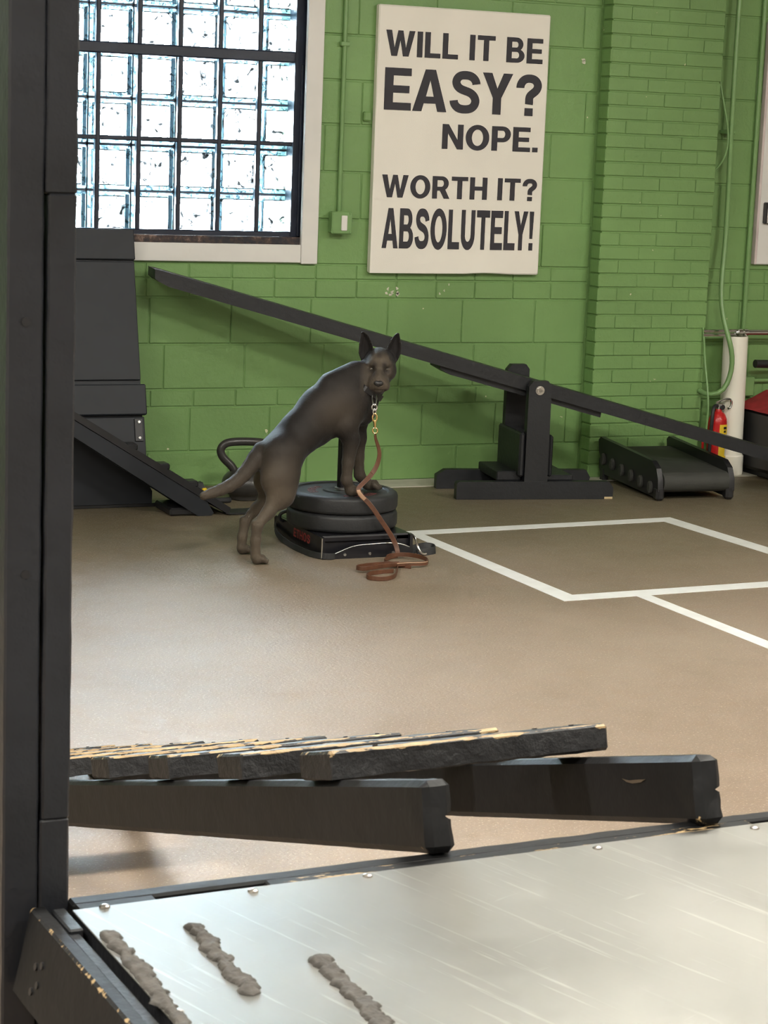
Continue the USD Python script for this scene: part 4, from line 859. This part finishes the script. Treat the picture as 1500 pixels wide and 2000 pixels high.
def front_at(x, u):
    f = np.linspace(.17, -.02, 200); P = HC + XR * x + UP * u + FR * f[:, None]
    d = map_coordinates(D, ((P - G0) / H).T, order=1, mode='nearest'); i = np.argmax(d < 0); return f[i]
sph = trimesh.creation.icosphere(3)
for s in (-1, 1):
    f = front_at(.0305 * s, -.007); e = sph.copy(); e.vertices = np.array(hp(.0305 * s, f - .0055, -.007)) + (e.vertices * (.0108, .0085, .0078)) @ np.array(BAS)
    obj('eye', e, EYE, dog, True)
f = front_at(0, -.040); e = rough(trimesh.creation.icosphere(3), .2, .06, 3, 3); e.vertices = np.array(hp(0, f - .001, -.0385)) + (e.vertices * (.0185, .0095, .0115)) @ np.array(BAS)
e.vertices += UP * (.003 * np.clip(1 - abs((e.vertices - HC) @ XR) / .01, 0, 1))[:, None] * -1
nose = obj('nose', e, NOSE, dog, True)
for s in (-1, 1):
    c = sph.copy(); c.vertices = np.array(hp(.0085 * s, f + .0068, -.0400)) + (c.vertices * (.0032, .003, .0024)) @ np.array(BAS); obj('nostril', c, BLACKPL, nose, True)
n0_, n1_ = np.array((3.235, 7.628, .655)), np.array((3.30, 7.630, .700)); na = (n1_ - n0_) / np.linalg.norm(n1_ - n0_)
cc_ = np.array((3.268, 7.612, .634)); nax = np.array((.50, -.12, .86)); nax /= np.linalg.norm(nax); u_ = np.cross(nax, L_); u_ /= np.linalg.norm(u_); w_ = np.cross(nax, u_)
a = np.linspace(0, 2 * np.pi, 73)
def surf_r(c, d):
    t_ = np.linspace(.02, .14, 120); v_ = map_coordinates(D, ((c + d * t_[:, None] - G0) / H).T, order=1, mode='nearest'); i = np.argmax(v_ > 0); return t_[i] if v_.max() > 0 else .1
rr = np.array([surf_r(cc_, u_ * math.cos(x) + w_ * math.sin(x)) for x in a[:-1]])
rr = np.convolve(np.r_[rr[-6:], rr, rr[:6]], np.ones(13) / 13, 'valid'); rr = np.r_[rr, rr[:1]]
ring = cc_ + (u_[None] * np.cos(a)[:, None] + w_[None] * np.sin(a)[:, None]) * (rr + .003)[:, None]
arc = np.where(rr < .080)[0]; arc = np.arange(arc.min() - 3, arc.max() + 4) % 72; rr2 = rr[arc].copy(); rr2[[0, -1]] -= .012; rr2[[1, -2]] -= .004
ring = cc_ + (u_[None] * np.cos(a[arc])[:, None] + w_[None] * np.sin(a[arc])[:, None]) * (rr2 + .003)[:, None]
obj('collar', ribbon(ring, [nax] * len(arc), .024, .006), BLACKPL, dog)
# point of the collar nearest the viewer-right, where the chain hangs
tgt = np.array((3.262, 7.535, .600)); ci = np.argmin(np.linalg.norm(ring - tgt, axis=1)); CP = ring[ci]

# ------------------------------------------------------------------ leash
t = thing('dog_leash', 'brown leather leash hanging from the dog collar and looped on the floor', 'leash')
def link(c, r0, r1, d_up, d_side, wire=.0022):
    a = np.linspace(0, 2 * np.pi, 24, endpoint=False); return tube(np.array(c) + np.outer(np.cos(a) * r0, d_up) + np.outer(np.sin(a) * r1, d_side), wire, 8, True)
zu, sx_, sy_ = np.array([0, 0, 1.0]), np.array([.9155, -.4023, 0]), np.array([.4023, .9155, 0])
top = np.array((3.253, 7.522, .588)); bot = np.array((3.258, 7.515, .478))
lerp = lambda q: top + (bot - top) * q
obj('link', link(CP * .5 + (top + (0, 0, .008)) * .5, np.linalg.norm(CP - top) * .5 + .004, .008, (CP - top) / np.linalg.norm(CP - top), sx_, .0026), CHROME, t)
obj('link', link(lerp(.06), .012, .010, zu, sx_, .0028), CHROME, t)
obj('link', link(lerp(.22), .013, .008, zu, (sx_ + sy_) / 1.414, .0026), STEEL, t)
obj('snap_hook', cat([link(lerp(.42), .016, .0085, zu, sx_, .0034), tube([lerp(.50), lerp(.56), lerp(.62), lerp(.80)], [.005, .0065, .0055, .0045], 12), link(lerp(.88), .011, .0095, zu, sx_, .003)]), BRASS, t)
P = spline([(3.258, 7.515, .476), (3.266, 7.518, .448), (3.280, 7.520, .409), (3.277, 7.520, .368), (3.248, 7.513, .320), (3.206, 7.503, .284), (3.188, 7.497, .262), (3.196, 7.490, .243), (3.216, 7.478, .222), (3.262, 7.458, .160), (3.304, 7.444, .098), (3.329, 7.430, .045), (3.330, 7.415, .020)], 110)
q = np.linspace(0, 1, 110)[:, None]; Wd = np.where(q < .30, sx_ * (.35 + .65 * q / .3) + sy_ * (.9 - 2 * q), sx_) + np.array([0, 0, .25]) * np.clip((q - .3) / .2, 0, 1)
obj('strap', ribbon(P, Wd, .0185, .004), LEATHER, t)
def floor_loop(pts, zs, w=.0165): 
    Q = spline([(x, y, z) for (x, y), z in zip(pts, zs)], 120); return ribbon(Q, [(0, 0, 1)] * 120, w, .0042)
zb = .0092
obj('loop', floor_loop([(3.330, 7.418), (3.300, 7.405), (3.240, 7.330), (3.262, 7.262), (3.30, 7.22)], [.012, .011, zb, zb, zb]), LEATHER, t)
obj('loop', floor_loop([(3.270, 7.385), (3.31, 7.412), (3.352, 7.405), (3.392, 7.345), (3.392, 7.270), (3.368, 7.235), (3.30, 7.235), (3.22, 7.225), (3.130, 7.195), (3.078, 7.188), (3.070, 7.205), (3.10, 7.232), (3.19, 7.252), (3.26, 7.245)], [.014, .016, .018, .019, .018, .017, .017, .018, .018, .018, .018, .018, .018, .018]), LEATHER, t)
obj('loop', floor_loop([(3.265, 7.27), (3.235, 7.20), (3.195, 7.120), (3.155, 7.060), (3.10, 7.035), (3.062, 7.062), (3.075, 7.115), (3.13, 7.150), (3.20, 7.16)], [zb] * 9), LEATHER, t)
obj('stitched_edge', ribbon(spline([(3.385, 7.258, .022), (3.360, 7.2295, .0215), (3.30, 7.2315, .0215), (3.245, 7.227, .0215)], 30), [(0, 0, 1)] * 30, .003, .0052), STITCH, t)
i0, i1 = 50, 60
obj('name_plate', ribbon(P[i0:i1], Wd[i0:i1], .0150, .0058), simple('plate_brass', (.40, .25, .16), .4, .6), t, label='small brass plate riveted to the strap')
